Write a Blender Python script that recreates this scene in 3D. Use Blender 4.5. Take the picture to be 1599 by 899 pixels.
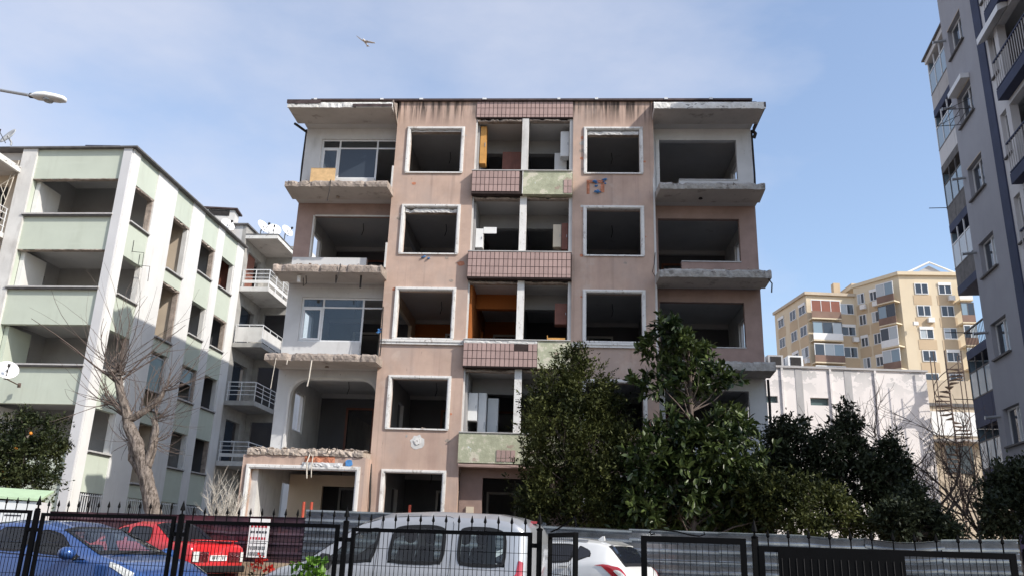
import bpy, bmesh, math, random
import numpy as np
from mathutils import Vector, Matrix

sc = bpy.context.scene
for _o in list(bpy.data.objects):
    bpy.data.objects.remove(_o)
col = sc.collection
EYE = 1.36
R = math.radians

# ------------------------------------------------------------------ camera
PITCH, ROLL, FPX = 0.3044, 0.0333, 1294.2
cam_d = bpy.data.cameras.new('camera')
cam_d.sensor_width = 36.0
cam_d.lens = FPX / 1599.0 * 36.0
cam_d.clip_start, cam_d.clip_end = 0.1, 5000
cam = bpy.data.objects.new('camera', cam_d)
_F = Vector((0, math.cos(PITCH), math.sin(PITCH))); _U = Vector((0, -math.sin(PITCH), math.cos(PITCH))); _R = Vector((1, 0, 0))
_x = _R * math.cos(ROLL) + _U * math.sin(ROLL); _y = -_R * math.sin(ROLL) + _U * math.cos(ROLL); _z = -_F
cam.matrix_world = Matrix(((_x.x, _y.x, _z.x, 0), (_x.y, _y.y, _z.y, 0), (_x.z, _y.z, _z.z, EYE), (0, 0, 0, 1)))
col.objects.link(cam)
sc.camera = cam

# ------------------------------------------------------------------ sun and sky
SUN_SRC = Vector((0.960, -0.645, 0.87)).normalized()      # towards the sun
EL = math.asin(SUN_SRC.z); AZ = math.atan2(SUN_SRC.x, SUN_SRC.y)   # azimuth from +Y, clockwise
world = bpy.data.worlds.new('World'); sc.world = world; world.use_nodes = True
wn = world.node_tree.nodes; wl = world.node_tree.links
bg = wn['Background']; bg.inputs[1].default_value = 0.122
sky = wn.new('ShaderNodeTexSky'); sky.sky_type = 'NISHITA'; sky.sun_disc = False
sky.sun_elevation = EL; sky.sun_rotation = AZ
sky.air_density = 1.15; sky.dust_density = 1.1; sky.ozone_density = 3.0
tcw = wn.new('ShaderNodeTexCoord')
mpw = wn.new('ShaderNodeMapping'); mpw.inputs['Scale'].default_value = (1.0, 1.0, 2.2); mpw.inputs['Location'].default_value = (1.9, 0.45, 0.75)
nz1 = wn.new('ShaderNodeTexNoise'); nz1.inputs['Scale'].default_value = 1.7; nz1.inputs['Detail'].default_value = 7; nz1.inputs['Roughness'].default_value = 0.55
rmp = wn.new('ShaderNodeValToRGB'); rmp.color_ramp.elements[0].position = 0.44; rmp.color_ramp.elements[1].position = 0.80
rmp.color_ramp.elements[0].color = (0.15, 0.15, 0.15, 1); rmp.color_ramp.elements[1].color = (0.92, 0.92, 0.92, 1)
mixw = wn.new('ShaderNodeMixRGB'); mixw.inputs[2].default_value = (3.30, 3.42, 3.95, 1)
wl.new(tcw.outputs['Generated'], mpw.inputs[0]); wl.new(mpw.outputs[0], nz1.inputs['Vector']); 
sxw = wn.new('ShaderNodeSeparateXYZ'); wl.new(tcw.outputs['Generated'], sxw.inputs[0])      # the cloud bank thickens towards the west (left)
mxw = wn.new('ShaderNodeMath'); mxw.operation = 'MULTIPLY_ADD'; mxw.inputs[1].default_value = -0.42; wl.new(sxw.outputs[0], mxw.inputs[0]); wl.new(nz1.outputs['Fac'], mxw.inputs[2]); wl.new(mxw.outputs[0], rmp.inputs[0])
wl.new(rmp.outputs[0], mixw.inputs[0]); wl.new(sky.outputs[0], mixw.inputs[1]); wl.new(mixw.outputs[0], bg.inputs[0])

sd = bpy.data.lights.new('sun', 'SUN'); sd.energy = 2.55; sd.angle = R(0.55); sd.color = (1.0, 0.94, 0.85)
sun = bpy.data.objects.new('sun', sd); sun.rotation_euler = SUN_SRC.to_track_quat('Z', 'Y').to_euler(); sun.location = (30, -20, 40); col.objects.link(sun)

vs = sc.view_settings
vs.view_transform = 'Standard'; vs.look = 'None'; vs.exposure = 0.95; vs.gamma = 1.0; vs.use_curve_mapping = False

# ------------------------------------------------------------------ helpers
rng = random.Random(7)
def tag(o, label=None, cat=None, group=None, kind=None):
    if label: o['label'] = label
    if cat: o['category'] = cat
    if group: o['group'] = group
    if kind: o['kind'] = kind
    return o
def empty(name, loc=(0, 0, 0), rz=0, label=None, cat=None, group=None):
    o = bpy.data.objects.new(name, None); o.empty_display_size = 0.3
    o.location = loc; o.rotation_euler = (0, 0, rz); col.objects.link(o)
    return tag(o, label, cat, group)
def link(name, me, parent=None, m=None, loc=None):
    o = bpy.data.objects.new(name, me); col.objects.link(o)
    if m is not None and not me.materials: me.materials.append(m)
    if parent is not None: o.parent = parent
    if loc is not None: o.location = loc
    return o
def at(px, py, Y):
    """point at depth Y seen at a given place of the photograph (layout helper only)"""
    u, v = px - 799.5, py - 449.5
    a = u * math.cos(ROLL) + v * math.sin(ROLL); b = -u * math.sin(ROLL) + v * math.cos(ROLL)
    d = _R * (a / FPX) - _U * (b / FPX) + _F
    d = d * (Y / d.y); return Vector((d.x, d.y, d.z + EYE))
class MB:
    """collects boxes, quads, tubes and prisms; build() links them as one mesh object"""
    def __init__(s): s.v = []; s.f = []; s.mi = []; s.cur = 0; s.pc = []
    def add(s, vs_, fs):
        n = len(s.v); s.v += [tuple(p) for p in vs_]; s.f += [tuple(i + n for i in f) for f in fs]; s.mi += [s.cur] * len(fs); s.pc.append((n, len(s.v), len(s.f) - len(fs), len(s.f))); return s
    def box(s, x0, x1, y0, y1, z0, z1):
        if x0 > x1: x0, x1 = x1, x0
        if y0 > y1: y0, y1 = y1, y0
        if z0 > z1: z0, z1 = z1, z0
        return s.add([(x0, y0, z0), (x1, y0, z0), (x1, y1, z0), (x0, y1, z0), (x0, y0, z1), (x1, y0, z1), (x1, y1, z1), (x0, y1, z1)],
                     [(0, 3, 2, 1), (4, 5, 6, 7), (0, 1, 5, 4), (1, 2, 6, 5), (2, 3, 7, 6), (3, 0, 4, 7)])
    def tube(s, pts, r, n=6, caps=True):
        pts = [Vector(p) for p in pts]; k = len(pts); rs = r if isinstance(r, (list, tuple)) else [r] * k
        ring = []; prev = None
        for i, p in enumerate(pts):
            d = (pts[min(i + 1, k - 1)] - pts[max(i - 1, 0)])
            if d.length < 1e-9: d = Vector((0, 0, 1))
            d.normalize()
            a = Vector((0, 0, 1)) if abs(d.z) < 0.9 else Vector((1, 0, 0))
            if prev is not None: a = prev
            e1 = (a - d * a.dot(d)).normalized(); e2 = d.cross(e1); prev = e1
            ring.append([p + (e1 * math.cos(2 * math.pi * j / n) + e2 * math.sin(2 * math.pi * j / n)) * rs[i] for j in range(n)])
        vv = [q for rg in ring for q in rg]; ff = []
        for i in range(k - 1):
            for j in range(n):
                ff.append((i * n + j, i * n + (j + 1) % n, (i + 1) * n + (j + 1) % n, (i + 1) * n + j))
        if caps: ff.append(tuple(range(n - 1, -1, -1))); ff.append(tuple((k - 1) * n + j for j in range(n)))
        return s.add(vv, ff)
    def lathe(s, prof, c=(0, 0, 0), n=16, axis='z'):
        vv = []; ff = []
        for (r_, h) in prof:
            for j in range(n):
                a = 2 * math.pi * j / n; p = (r_ * math.cos(a), r_ * math.sin(a), h)
                if axis == 'y': p = (p[0], p[2], p[1])
                if axis == 'x': p = (p[2], p[0], p[1])
                vv.append((p[0] + c[0], p[1] + c[1], p[2] + c[2]))
        for i in range(len(prof) - 1):
            for j in range(n): ff.append((i * n + j, i * n + (j + 1) % n, (i + 1) * n + (j + 1) % n, (i + 1) * n + j))
        ff.append(tuple(range(n - 1, -1, -1))); ff.append(tuple((len(prof) - 1) * n + j for j in range(n)))
        return s.add(vv, ff)
    def prism(s, poly, d):          # polygon of 3-D points swept by vector d
        k = len(poly); d = Vector(d); a = [Vector(p) for p in poly]; b = [p + d for p in a]
        return s.add(a + b, [tuple(range(k))[::-1], tuple(range(k, 2 * k))] + [(i, (i + 1) % k, k + (i + 1) % k, k + i) for i in range(k)])
    def quad(s, a, b, c, d): return s.add([a, b, c, d], [(0, 1, 2, 3)])
    def wall(s, u0, u1, z0, z1, v0, v1, holes=(), axis='u'):
        """a wall with rectangular holes, clean faces only; axis 'u': runs along x, 'v': runs along y"""
        us = sorted({u0, u1, *[min(max(h[i], u0), u1) for h in holes for i in (0, 1)]}); zs = sorted({z0, z1, *[min(max(h[i], z0), z1) for h in holes for i in (2, 3)]})
        nu, nz = len(us) - 1, len(zs) - 1
        def solid(i, j):
            if i < 0 or j < 0 or i >= nu or j >= nz: return False
            cu, cz = (us[i] + us[i + 1]) / 2, (zs[j] + zs[j + 1]) / 2
            return not any(h[0] < cu < h[1] and h[2] < cz < h[3] for h in holes)
        P = (lambda u, v, z: (u, v, z)) if axis == 'u' else (lambda u, v, z: (v, u, z))
        def q(*p):
            p = [P(*w) for w in p]
            if axis != 'u': p = p[::-1]
            s.quad(*p)
        for i in range(nu):
            for j in range(nz):
                if not solid(i, j): continue
                a, b, c, d = us[i], us[i + 1], zs[j], zs[j + 1]
                q((a, v0, c), (b, v0, c), (b, v0, d), (a, v0, d)); q((b, v1, c), (a, v1, c), (a, v1, d), (b, v1, d))
                if not solid(i - 1, j): q((a, v1, c), (a, v0, c), (a, v0, d), (a, v1, d))
                if not solid(i + 1, j): q((b, v0, c), (b, v1, c), (b, v1, d), (b, v0, d))
                if not solid(i, j - 1): q((a, v0, c), (a, v1, c), (b, v1, c), (b, v0, c))
                if not solid(i, j + 1): q((a, v0, d), (b, v0, d), (b, v1, d), (a, v1, d))
        return s
    def frame(s, u0, u1, z0, z1, v0, v1, w, bottom=True):   # rectangular ring of width w, butt joints
        s.box(u0, u1, v0, v1, z1 - w, z1)
        if bottom: s.box(u0, u1, v0, v1, z0, z0 + w)
        zb = z0 + (w if bottom else 0)
        s.box(u0, u0 + w, v0, v1, zb, z1 - w); s.box(u1 - w, u1, v0, v1, zb, z1 - w)
        return s
    def mesh(s, name, smooth=False):
        me = bpy.data.meshes.new(name); me.from_pydata(s.v, [], s.f)
        if smooth: me.polygons.foreach_set('use_smooth', [True] * len(s.f))
        if any(s.mi): me.polygons.foreach_set('material_index', s.mi)
        me.update(); return me
    def each(s, name, m, parent=None):
        """one object for every box or tube that was added"""
        for (v0, v1, f0, f1) in s.pc:
            t = MB(); t.v = s.v[v0:v1]; t.f = [tuple(i - v0 for i in f) for f in s.f[f0:f1]]; t.mi = s.mi[f0:f1]; t.build(name, m, parent)
    def build(s, name, m, parent=None, smooth=False, bevel=0):
        me = s.mesh(name, smooth)
        for mm in (m if isinstance(m, (list, tuple)) else [m]): me.materials.append(mm)
        o = link(name, me, parent)
        if bevel:
            b = o.modifiers.new('bevel', 'BEVEL'); b.width = bevel; b.segments = 1; b.limit_method = 'ANGLE'
        return o
def copy_tree(o, parent=None):
    c = o.copy(); col.objects.link(c)
    if parent is not None: c.parent = parent
    for ch in list(o.children): copy_tree(ch, c)
    return c

# ------------------------------------------------------------------ materials
def mat(name, c, rough=0.85, var=0.10, scale=2.5, bump=0.10, bscale=30, stain=None, metal=0.0, spec=0.3, rand=0.0, coat=0.0, detail=6, var2=0.0, tint=None):
    m = bpy.data.materials.new(name); m.use_nodes = True
    nt = m.node_tree; N, L = nt.nodes, nt.links; p = N['Principled BSDF']
    p.inputs['Roughness'].default_value = rough; p.inputs['Metallic'].default_value = metal
    p.inputs['Specular IOR Level'].default_value = spec
    if coat: p.inputs['Coat Weight'].default_value = coat; p.inputs['Coat Roughness'].default_value = 0.06
    tc = N.new('ShaderNodeTexCoord'); out = None
    n1 = N.new('ShaderNodeTexNoise'); n1.inputs['Scale'].default_value = scale; n1.inputs['Detail'].default_value = detail; n1.inputs['Roughness'].default_value = 0.62
    L.new(tc.outputs['Object'], n1.inputs['Vector'])
    cr = N.new('ShaderNodeValToRGB'); e = cr.color_ramp.elements
    lo = [max(0, x * (1 - var * 1.6)) for x in c]; hi = [min(1, x * (1 + var * 1.3)) for x in c]
    if tint: lo = [a * b for a, b in zip(lo, tint)]
    e[0].position, e[1].position = 0.28, 0.72; e[0].color = (*lo, 1); e[1].color = (*hi, 1)
    L.new(n1.outputs['Fac'], cr.inputs[0]); out = cr.outputs[0]
    for st in (stain or []):
        sc_, thr0, thr1, colr, amt = st[:5]
        mp = N.new('ShaderNodeMapping'); mp.inputs['Scale'].default_value = sc_; mp.inputs['Location'].default_value = (st[5] if len(st) > 5 and st[5] else (0, 0, 0))
        n2 = N.new('ShaderNodeTexNoise'); n2.inputs['Scale'].default_value = 1.0; n2.inputs['Detail'].default_value = 5; n2.inputs['Roughness'].default_value = 0.65
        L.new(tc.outputs['Object'], mp.inputs[0]); L.new(mp.outputs[0], n2.inputs['Vector'])
        mr = N.new('ShaderNodeMapRange'); mr.inputs[1].default_value = thr0; mr.inputs[2].default_value = thr1; mr.inputs[4].default_value = amt
        L.new(n2.outputs['Fac'], mr.inputs[0]); fac = mr.outputs[0]
        if len(st) > 6:      # band in z where the stain lives: (z_low, z_high), rising towards z_high
            sep = N.new('ShaderNodeSeparateXYZ'); L.new(tc.outputs['Object'], sep.inputs[0])
            mz = N.new('ShaderNodeMapRange'); mz.inputs[1].default_value = st[6][0]; mz.inputs[2].default_value = st[6][1]
            L.new(sep.outputs[2], mz.inputs[0]); mu = N.new('ShaderNodeMath'); mu.operation = 'MULTIPLY'
            L.new(fac, mu.inputs[0]); L.new(mz.outputs[0], mu.inputs[1]); fac = mu.outputs[0]
        mx = N.new('ShaderNodeMixRGB'); mx.inputs[2].default_value = (*colr, 1)
        L.new(fac, mx.inputs[0]); L.new(out, mx.inputs[1]); out = mx.outputs[0]
    if rand:
        oi = N.new('ShaderNodeObjectInfo'); mr = N.new('ShaderNodeMapRange'); mr.inputs[3].default_value = 1 - rand; mr.inputs[4].default_value = 1 + rand
        L.new(oi.outputs['Random'], mr.inputs[0]); hv = N.new('ShaderNodeHueSaturation'); L.new(mr.outputs[0], hv.inputs['Value']); L.new(out, hv.inputs['Color']); out = hv.outputs[0]
    L.new(out, p.inputs['Base Color'])
    if bump:
        n3 = N.new('ShaderNodeTexNoise'); n3.inputs['Scale'].default_value = bscale; n3.inputs['Detail'].default_value = 4
        L.new(tc.outputs['Object'], n3.inputs['Vector']); b = N.new('ShaderNodeBump'); b.inputs['Strength'].default_value = bump; b.inputs['Distance'].default_value = 0.02
        L.new(n3.outputs['Fac'], b.inputs['Height']); L.new(b.outputs[0], p.inputs['Normal'])
    return m
def glass_mat(name, c=(0.02, 0.03, 0.035), rough=0.04, trans=0.0, alpha=1.0):
    m = bpy.data.materials.new(name); m.use_nodes = True; p = m.node_tree.nodes['Principled BSDF']
    N, L = m.node_tree.nodes, m.node_tree.links
    p.inputs['Roughness'].default_value = rough; p.inputs['IOR'].default_value = 1.5; p.inputs['Specular IOR Level'].default_value = 0.6
    p.inputs['Base Color'].default_value = (*c, 1)
    if alpha < 1:      # clear pane: tinted see-through plus reflection
        tr = N.new('ShaderNodeBsdfTransparent'); tr.inputs[0].default_value = (*c, 1)
        gl = N.new('ShaderNodeBsdfGlossy'); gl.inputs['Roughness'].default_value = rough
        lw = N.new('ShaderNodeLayerWeight'); lw.inputs[0].default_value = .5; pw_ = N.new('ShaderNodeMath'); pw_.operation = 'POWER'; pw_.inputs[1].default_value = 4.0; L.new(lw.outputs['Facing'], pw_.inputs[0])
        fr = N.new('ShaderNodeMapRange'); fr.inputs[3].default_value = .06; fr.inputs[4].default_value = 1.0; L.new(pw_.outputs[0], fr.inputs[0])
        mx = N.new('ShaderNodeMixShader'); L.new(fr.outputs[0], mx.inputs[0]); L.new(tr.outputs[0], mx.inputs[1]); L.new(gl.outputs[0], mx.inputs[2])
        L.new(mx.outputs[0], N['Material Output'].inputs['Surface'])
    return m
def leaf_mat(name, dark, light, rough=0.5, trans=0.25, spec=0.4):
    m = bpy.data.materials.new(name); m.use_nodes = True; N, L = m.node_tree.nodes, m.node_tree.links
    p = N['Principled BSDF']; p.inputs['Roughness'].default_value = rough; p.inputs['Specular IOR Level'].default_value = spec
    at = N.new('ShaderNodeAttribute'); at.attribute_name = 'leafvar'
    cr = N.new('ShaderNodeValToRGB'); cr.color_ramp.elements[0].color = (*dark, 1); cr.color_ramp.elements[1].color = (*light, 1)
    L.new(at.outputs['Fac'], cr.inputs[0]); L.new(cr.outputs[0], p.inputs['Base Color'])
    t = N.new('ShaderNodeBsdfTranslucent'); L.new(cr.outputs[0], t.inputs[0])
    mx = N.new('ShaderNodeMixShader'); mx.inputs[0].default_value = trans
    L.new(p.outputs[0], mx.inputs[1]); L.new(t.outputs[0], mx.inputs[2]); L.new(mx.outputs[0], N['Material Output'].inputs['Surface'])
    return m

ZR = 14.2 + EYE
M = {}
M['pink'] = mat('pink_plaster', (0.485, 0.352, 0.285), 0.9, 0.12, 1.1, 0.22, 55, [
    ((1.2, 1.2, 0.16), 0.50, 0.72, (0.30, 0.20, 0.17), 0.45),
    ((6.5, 3, 0.30), 0.44, 0.56, (0.045, 0.036, 0.032), 0.95, (3, 0, 0), (ZR - 0.62, ZR + 0.10)),
    ((4.0, 3, 0.10), 0.55, 0.68, (0.26, 0.185, 0.155), 0.5, (7, 0, 3)),
    ((0.45, 0.45, 0.30), 0.50, 0.62, (0.40, 0.315, 0.275), 0.7, (2, 5, 1)),
    ((0.7, 0.7, 0.7), 0.60, 0.66, (0.52, 0.42, 0.36), 0.5, (9, 2, 4)),
    ((7, 7, 2.2), 0.66, 0.72, (0.22, 0.16, 0.14), 0.5, (1, 8, 0))])
M['brownpink'] = mat('dull_brown_plaster', (0.33, 0.235, 0.205), 0.9, 0.12, 1.6, 0.15, 50, [((0.8, 0.8, 0.35), 0.52, 0.7, (0.22, 0.16, 0.145), 0.6)])
M['baywhite'] = mat('grey_white_bay_plaster', (0.56, 0.56, 0.56), 0.88, 0.07, 1.2, 0.12, 50, [((1.6, 1.6, 0.5), 0.56, 0.72, (0.38, 0.37, 0.36), 0.6), ((9, 9, 5), 0.68, 0.72, (0.2, 0.18, 0.17), 0.7)])
M['soffit'] = mat('dirty_white_soffit', (0.50, 0.47, 0.44), 0.9, 0.10, 0.9, 0.08, 30, [((2.2, 2.2, 2.2), 0.58, 0.66, (0.25, 0.22, 0.2), 0.7), ((0.8, 0.8, 0.8), 0.55, 0.7, (0.40, 0.36, 0.33), 0.6, (5, 1, 0))])
M['slab'] = mat('broken_concrete', (0.32, 0.268, 0.23), 0.95, 0.22, 5.0, 0.7, 22, [((3, 3, 7), 0.56, 0.66, (0.15, 0.125, 0.11), 0.8), ((2, 2, 2), 0.58, 0.68, (0.52, 0.42, 0.36), 0.6, (4, 0, 2))])
M['slabshade'] = mat('shade_toned_broken_concrete', (0.34, 0.325, 0.305), 0.95, 0.22, 5.0, 0.7, 22, [((3, 3, 7), 0.55, 0.66, (0.13, 0.12, 0.11), 0.8)])  # greyer copy for the right-hand slabs, their shade put into the colour
M['rubble'] = mat('pale_rubble', (0.38, 0.32, 0.27), 0.95, 0.22, 7, 0.6, 25, rand=0.15)
M['trim'] = mat('white_window_trim', (0.70, 0.685, 0.66), 0.6, 0.08, 3, 0.05, 40, [((6, 6, 3), 0.56, 0.66, (0.36, 0.32, 0.29), 0.75), ((14, 14, 6), 0.62, 0.66, (0.20, 0.16, 0.14), 0.7, (2, 2, 0))])
M['fascia'] = mat('peeling_white_fascia', (0.66, 0.65, 0.62), 0.8, 0.10, 4, 0.2, 25, [((3, 3, 9), 0.60, 0.64, (0.13, 0.12, 0.12), 0.9)])
M['roofdark'] = mat('dark_roof_edge', (0.075, 0.055, 0.055), 0.8, 0.3, 4, 0.4, 15)
M['tile'] = mat('mauve_wall_tile', (0.38, 0.265, 0.24), 0.55, 0.09, 8, 0.04, 60, rand=0.08, spec=0.4)
M['grout'] = mat('dark_grout', (0.045, 0.032, 0.03), 0.95, 0.2, 12, 0.2, 50)
M['peel'] = mat('bare_green_cement', (0.42, 0.43, 0.31), 0.95, 0.16, 3.2, 0.5, 26, [((3.2, 3, 3.2), 0.54, 0.58, (0.60, 0.56, 0.46), 0.8), ((2, 2, 3), 0.60, 0.64, (0.33, 0.23, 0.2), 0.7, (3, 0, 1)), ((4, 4, 4), 0.66, 0.70, (0.66, 0.70, 0.70), 0.8, (1, 6, 0))])
M['room'] = mat('room_plaster', (0.34, 0.335, 0.335), 0.95, 0.08, 0.8, 0.05, 30, [((0.6, 0.6, 0.6), 0.56, 0.66, (0.30, 0.285, 0.27), 0.5)])
M['roomgloom'] = mat('gloom_toned_room_plaster', (0.12, 0.12, 0.13), 0.95, 0.1, 0.8, 0.05, 30)  # room plaster darkened in its colour to deepen unlit room backs
M['orange'] = mat('orange_room_paint', (0.36, 0.12, 0.03), 0.9, 0.1, 1, 0.05, 30)
M['beige'] = mat('beige_room_paint', (0.55, 0.46, 0.36), 0.9, 0.08, 1, 0.05, 30)
M['ceil'] = mat('ceiling_paint', (0.52, 0.51, 0.50), 0.95, 0.08, 0.7, 0.03, 30, [((1.4, 1.4, 1.4), 0.62, 0.7, (0.33, 0.31, 0.29), 0.5)])
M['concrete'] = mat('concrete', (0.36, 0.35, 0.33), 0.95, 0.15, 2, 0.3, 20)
M['greenpaint'] = mat('pale_green_paint', (0.50, 0.545, 0.465), 0.88, 0.04, 0.8, 0.05, 40, [((1.1, 1.1, 0.25), 0.54, 0.72, (0.42, 0.46, 0.38), 0.6), ((3.2, 3.2, 0.25), 0.56, 0.70, (0.44, 0.47, 0.40), 0.6, (1, 7, 0)), ((0.35, 0.35, 3), 0.56, 0.66, (0.54, 0.585, 0.505), 0.4)])
M['whitepaint'] = mat('white_wall_paint', (0.68, 0.675, 0.66), 0.88, 0.05, 1.0, 0.08, 40, [((2.6, 2.6, 0.22), 0.54, 0.72, (0.55, 0.53, 0.50), 0.6, (4, 1, 2)), ((1.5, 1.5, 0.3), 0.56, 0.74, (0.58, 0.57, 0.55), 0.5), ((9, 9, 9), 0.72, 0.74, (0.25, 0.23, 0.22), 0.8)])
M['greywhite'] = mat('weathered_white_wall', (0.60, 0.59, 0.57), 0.9, 0.08, 1.6, 0.12, 35, [((2.2, 2.2, 0.6), 0.54, 0.68, (0.38, 0.36, 0.34), 0.6)])
M['sill'] = mat('marble_sill', (0.45, 0.44, 0.43), 0.6, 0.1, 5, 0.03, 30)
M['darkedge'] = mat('dark_cap', (0.13, 0.125, 0.125), 0.85, 0.2, 4, 0.2, 20)
M['alu'] = mat('white_aluminium', (0.68, 0.69, 0.70), 0.45, 0.04, 3, 0.0, 30, spec=0.5)
M['glassdark'] = glass_mat('dark_window_glass', (0.035, 0.045, 0.06), 0.05)
M['glassclear'] = glass_mat('clear_window_glass', (0.80, 0.86, 0.90), 0.02, alpha=0.3)
M['glassteal'] = glass_mat('teal_window_glass', (0.10, 0.145, 0.145), 0.12)
M['glasspale'] = glass_mat('curtained_window_glass', (0.42, 0.46, 0.48), 0.10)
M['lav'] = mat('lavender_grey_render', (0.325, 0.33, 0.36), 0.9, 0.05, 0.7, 0.10, 45, [((0.9, 0.9, 0.18), 0.54, 0.7, (0.28, 0.285, 0.315), 0.6)])
M['lavpale'] = mat('pale_grey_render', (0.56, 0.56, 0.57), 0.9, 0.05, 0.7, 0.08, 45)
M['navy'] = mat('navy_stripe_paint', (0.045, 0.055, 0.10), 0.8, 0.12, 1.5, 0.08, 45)
M['bayglass'] = glass_mat('sky_lit_bay_glass', (0.22, 0.30, 0.36), 0.08)
M['yellow'] = mat('pale_yellow_render', (0.69, 0.59, 0.435), 0.92, 0.05, 0.25, 0.05, 12, [((0.5, 0.5, 0.1), 0.55, 0.7, (0.62, 0.50, 0.34), 0.6)])
M['ochre'] = mat('ochre_render', (0.56, 0.435, 0.295), 0.92, 0.06, 0.25, 0.05, 12)
M['brownrail'] = mat('brown_balcony_panel', (0.22, 0.145, 0.115), 0.8, 0.15, 0.6, 0.05, 12)
M['redblind'] = mat('brown_red_blind', (0.24, 0.10, 0.075), 0.8, 0.1, 0.6, 0.05, 12)
M['warehouse'] = mat('pinkish_white_wall', (0.78, 0.735, 0.715), 0.92, 0.04, 0.5, 0.05, 20, [((0.9, 0.9, 1.3), 0.50, 0.52, (0.50, 0.49, 0.48), 0.95, (2, 0, 3), (10.2, 11.9)), ((0.8, 0.8, 0.12), 0.54, 0.7, (0.70, 0.655, 0.635), 0.6)])
M['greyband'] = mat('grey_band_paint', (0.42, 0.41, 0.41), 0.9, 0.08, 1.5, 0.05, 30)
M['tan'] = mat('tan_render', (0.52, 0.44, 0.34), 0.9, 0.08, 0.8, 0.1, 25)
M['rust'] = mat('rusty_steel', (0.16, 0.12, 0.10), 0.8, 0.3, 8, 0.2, 40, metal=0.3)
M['fence'] = mat('black_fence_paint', (0.0025, 0.0025, 0.003), 0.6, 0.2, 6, 0.05, 60, spec=0.08)
M['galv'] = mat('galvanised_sheet', (0.33, 0.345, 0.37), 0.24, 0.22, 1.6, 0.10, 4, [((0.7, 0.7, 4), 0.54, 0.66, (0.36, 0.37, 0.39), 0.7), ((2.6, 2.6, 6), 0.64, 0.70, (0.30, 0.25, 0.20), 0.6, (1, 0, 5))], metal=0.9)
M['maroon'] = mat('maroon_sheet', (0.15, 0.095, 0.115), 0.30, 0.25, 1.6, 0.12, 5, [((0.6, 0.6, 4), 0.55, 0.66, (0.07, 0.06, 0.09), 0.7), ((1.6, 1.6, 3), 0.58, 0.66, (0.28, 0.11, 0.10), 0.7, (6, 0, 0))], metal=0.75)
M['asphalt'] = mat('asphalt', (0.055, 0.055, 0.055), 0.95, 0.2, 3, 0.4, 60)
M['soil'] = mat('dry_soil', (0.27, 0.20, 0.14), 0.98, 0.25, 4, 0.6, 25)
M['bark'] = mat('grey_brown_bark', (0.21, 0.175, 0.15), 0.95, 0.3, 6, 1.0, 16, [((30, 30, 3.5), 0.48, 0.58, (0.05, 0.038, 0.030), 0.85), ((2.5, 2.5, 1.2), 0.54, 0.70, (0.27, 0.23, 0.20), 0.5, (3, 1, 0))])
M['twig'] = mat('brown_twig', (0.13, 0.10, 0.085), 0.9, 0.2, 9, 0.2, 30)
M['twigdark'] = mat('dark_twig', (0.10, 0.08, 0.07), 0.9, 0.2, 9, 0.2, 30)
M['dish'] = mat('white_dish', (0.78, 0.78, 0.77), 0.5, 0.03, 3, 0.0, 30)
M['dishgrey'] = mat('grey_dish', (0.42, 0.43, 0.43), 0.6, 0.08, 3, 0.0, 30)
M['steel'] = mat('grey_steel', (0.40, 0.41, 0.42), 0.45, 0.08, 3, 0.05, 40, metal=0.6)
M['cable'] = mat('dark_cable', (0.03, 0.028, 0.028), 0.8, 0.2, 6, 0.0, 30)
M['palewire'] = mat('pale_wire', (0.50, 0.46, 0.40), 0.8, 0.2, 6, 0.0, 30)
M['osb'] = mat('chipboard_sheet', (0.62, 0.42, 0.22), 0.85, 0.12, 9, 0.1, 60)
M['woodorange'] = mat('orange_wood', (0.55, 0.29, 0.085), 0.55, 0.14, 4, 0.05, 30, [((9, 9, 1.2), 0.52, 0.68, (0.42, 0.20, 0.05), 0.6)])
M['woodred'] = mat('red_brown_wood', (0.21, 0.085, 0.06), 0.5, 0.14, 4, 0.05, 30, [((9, 9, 1.2), 0.52, 0.68, (0.13, 0.05, 0.035), 0.6)])
M['cabwhite'] = mat('white_cabinet', (0.74, 0.74, 0.73), 0.5, 0.04, 3, 0.0, 30)
M['cabcream'] = mat('cream_cabinet', (0.62, 0.54, 0.42), 0.5, 0.05, 3, 0.0, 30)
M['brick'] = mat('red_brick_core', (0.48, 0.20, 0.12), 0.95, 0.2, 8, 0.4, 30)
M['blueplastic'] = mat('blue_plastic', (0.08, 0.24, 0.52), 0.5, 0.2, 8, 0.1, 30)
M['redpaint'] = mat('red_steel_prop', (0.45, 0.08, 0.045), 0.6, 0.15, 6, 0.1, 30)
M['signwhite'] = mat('white_sign', (0.74, 0.73, 0.71), 0.6, 0.04, 4, 0.0, 30)
M['signred'] = mat('red_print', (0.50, 0.05, 0.07), 0.6, 0.05, 4, 0.0, 30)
M['signdark'] = mat('dark_print', (0.06, 0.06, 0.07), 0.6, 0.05, 4, 0.0, 30)
M['tealsheet'] = mat('teal_sheet', (0.03, 0.30, 0.25), 0.6, 0.1, 3, 0.05, 20)
M['boxwhite'] = mat('white_sheet_box', (0.66, 0.67, 0.67), 0.6, 0.05, 2, 0.05, 20)
M['boxgreen'] = mat('pale_green_lid', (0.42, 0.55, 0.36), 0.6, 0.08, 2, 0.05, 20)
M['carblue'] = mat('blue_car_paint', (0.040, 0.105, 0.31), 0.28, 0.03, 3, 0.0, 30, metal=0.35, spec=0.5, coat=1.0)
M['carred'] = mat('red_car_paint', (0.52, 0.018, 0.022), 0.32, 0.05, 3, 0.0, 30, spec=0.5, coat=0.7)
M['carwhite'] = mat('white_car_paint', (0.66, 0.655, 0.635), 0.3, 0.02, 3, 0.0, 30, spec=0.5, coat=1.0)
M['carsilver'] = mat('silver_van_paint', (0.42, 0.425, 0.435), 0.33, 0.03, 3, 0.0, 30, metal=0.45, spec=0.5, coat=0.9)
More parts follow.
